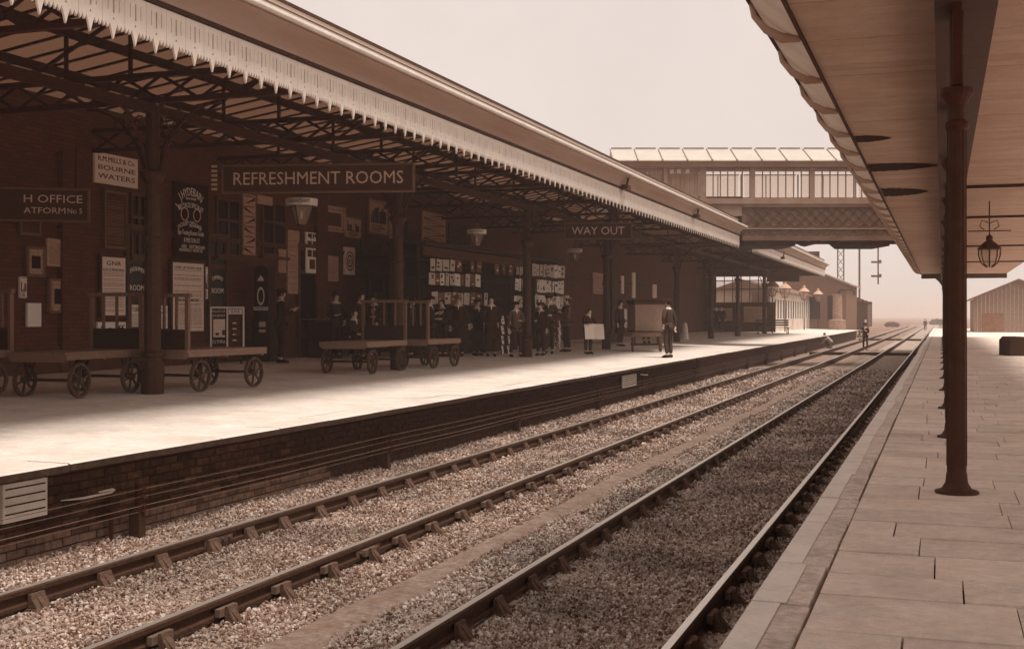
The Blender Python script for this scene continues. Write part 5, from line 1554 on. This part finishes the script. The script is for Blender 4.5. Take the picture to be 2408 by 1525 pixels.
put(790, 686, 842, TH + .5, 'dim figure in dark coat at the left of the waiting group', .0, hat='bowler', top=clothB, collar=False, L=HIP, Rr=FOLD)
p = foot(832, 846); person(p, TH + .9, 'seated man with bright shirt front turned away from the slot machine', h=1.74, pose='sit', hat='none', L=((.04, -.12, -.25), (0, -.34, -.3)), Rr=((.04, -.12, -.25), (0, -.34, -.3)))
put(848, 686, 843, TH + 1.0, 'man with bright white shirt front standing among the waiting group', .0, hat='none', L=READ, Rr=HIP)
put(880, 692, 842, TH - .3, 'dark suited man right of the waiting group', .0, hat='bowler', L=FOLD)
p = foot(886, 846); person(p, TH, 'small child whose face shows above the middle barrow', h=1.02, collar=False)
put(968, 700, 840, TH + 1.4, 'man beside the middle column holding a thin stick', 0, hat='bowler', top=clothB, collar=False)
t = put(1010, 695, 838, TH + 1.2, 'man reading a newspaper at the left end of the bookstall', 0, hat='cap', L=READ, Rr=READ, top=clothB)
put(1040, 702, 838, TH - .5, 'dark figure between the newspaper reader and the man in the pale hat', 0, hat='none', collar=False, L=FOLD, Rr=FOLD)
put(1078, 690, 838, TH + .05, 'stout man in long dark coat and pale brimmed hat', .05, hat='brim', coat=.42, L=((.09, .02, -.27), (.12, -.08, -.5)))
put(1122, 702, 836, TH + .6, 'shorter dark clad figure next to the man in the pale hat', 0, hat='cap', coat=.3, Rr=HIP)
put(1155, 695, 838, TH + .1, 'bareheaded uniformed man with buttoned coat and white collar', 0, hat='none', coat=.3, L=((.1, .08, -.25), (.02, .12, -.45)), Rr=((.1, .08, -.25), (.02, .12, -.45)))
put(1213, 708, 839, TH + .35, 'lad with folded arm left of the pedestal column', 0, hat='cap', L=FOLD, top=clothC, legs=.13, step=.08)
put(1272, 710, 836, TH - .5, 'lad in a cap just right of the pedestal column', 0, hat='cap', Rr=FOLD)
put(1291, 692, 832, TH - .2, 'taller man in a tweed jacket with bow tie right of the pedestal column', 0, hat='cap', top=clothB, L=FOLD)
put(1333, 690, 827, TH - 1.2, 'man in grey suit and straw hat facing left', .04, hat='boater', top=clothC, low=clothB, L=READ, Rr=DAP if False else READ, legs=.13)
nb_ = put(1383, 722, 832, TH + .6, 'boy looking down at an open white newspaper', 0, hat='none', L=((.1, -.05, -.2), (.05, -.24, -.28)), Rr=((.1, -.05, -.2), (.05, -.24, -.28)), pose='bow')
put(1458, 706, 814, TH + .9, 'dark figure in shadow behind the fourth platform column', 0, hat='bowler', collar=False, coat=.3)
put(1520, 706, 806, TH + .2, 'man leaning behind the hamper barrow', 0, hat='cap', L=READ)
put(1572, 700, 841, TH - 2.35, 'uniformed porter standing on the platform edge, hand on hip', .03, hat='cap', top=clothB, low=clothB, L=HIP, Rr=((.06, .08, -.28), (.02, .10, -.5)), legs=.09)
put(1684, 718, 781, TH, 'left one of two distant figures under the far canopy', 0, hat='bowler')
put(1697, 718, 781, TH, 'right one of two distant figures under the far canopy', 0, hat='cap')
p = PZ(2035, 823, BL + .02); person(p, TH - .6, 'railwayman standing between the rails by the dark timber', h=1.68, hat='cap', L=READ, Rr=READ, legs=.14, step=.06)
p = PZ(1945, 818, BL + .02); p.x = max(p.x, -6.95); person(p, TH - 1.2, 'workman crouching by the platform wall in a pale shirt', h=1.8, pose='crouch', top=shirt_m, low=clothC, L=((.02, -.2, -.15), (0, -.36, -.34)), Rr=((.02, -.2, -.15), (0, -.36, -.34)), collar=False)
p = PZ(2098, 800, BL); person(Vector((-2.3, 190, BL)), 0, 'tiny dark figure far down the line', h=1.75, hat='cap')
person(Vector((-14.0, 14.6, platz(-14.2))), TH - 1.4, 'man at the left edge whose pale sleeve reaches over the barrow', h=1.72, top=shirt_m, low=clothA, L=((.0, -.25, -.1), (.0, -.55, -.12)), collar=False, hat='cap')
# newspapers
def paper_sheet(p, rz, w_, h_, label, tilt=.3):
    t = thing('newspaper', label, 'newspaper', p, rz)
    for s in (-1, 1):
        vs = []; fs = []
        for i in range(5):
            for j in range(4):
                a = i / 4; b = j / 3
                vs.append((s * a * w_ / 2, -.05 * a * s * s - .02 * math.sin(b * 3), (b - .5) * h_ - .04 * a * h_))
        for i in range(4):
            for j in range(3): q = i * 4 + j; fs.append((q, q + 1, q + 5, q + 4))
        mb = MB(); mb.add(vs, fs); mb.xf(Matrix.Rotation(-tilt, 4, 'X')); mb.build('page', paper_w, t)
        mb = MB()
        for k in range(14):
            x0, x1 = sorted((s * (.03 + .1 * (k % 2)), s * (.10 + .1 * (k % 2)))); z = (-.36 + .05 * k) * h_; mb.box(x0, x1, -.078, -.074, z, z + .008)
        mb.xf(Matrix.Rotation(-tilt, 4, 'X')); mb.build('print', paper, t)
    return t
q = nb_.location + Vector((.0, 0, .72)); d = Vector((math.sin(TH + .6), -math.cos(TH + .6), 0))
paper_sheet(q + d * .3, TH + .15, .62, .5, 'open white newspaper held low by the boy')
q = t.location + Vector((0, 0, 1.25)); 
p = PD(1018, 713, 37.5); paper_sheet(p, TH + .5, .42, .3, 'newspaper held by the reader at the bookstall')
# white post cone near the columns
p = foot(2010 * .8027 + 0, 803)
p = foot(1630, 790)
t = thing('white_bollard', 'small white tapering stone by the dark wall past the porter', 'bollard', PD(1611, 786, 62).xyz * Vector((1, 1, 0)) + Vector((0, 0, .1)))
mb = MB(); mb.lathe([(.2, 0), (.12, .7), (.06, .85)], n=8); mb.build('stone', whitep, t)
# ------------------------------------------------------------------ haze
HZ = 0.0013
hm = bpy.data.materials.new('haze'); hm.use_nodes = True; n = hm.node_tree; n.nodes.clear()
o_ = n.nodes.new('ShaderNodeOutputMaterial'); pv = n.nodes.new('ShaderNodeVolumePrincipled')
pv.inputs['Color'].default_value = (.97, .91, .86, 1); pv.inputs['Density'].default_value = HZ; pv.inputs['Anisotropy'].default_value = .3
n.links.new(pv.outputs[0], o_.inputs['Volume'])
mb = MB(); mb.box(-3100, 3100, -420, 5100, -2.3, 14)
h = mb.build('haze', hm, kind='stuff')
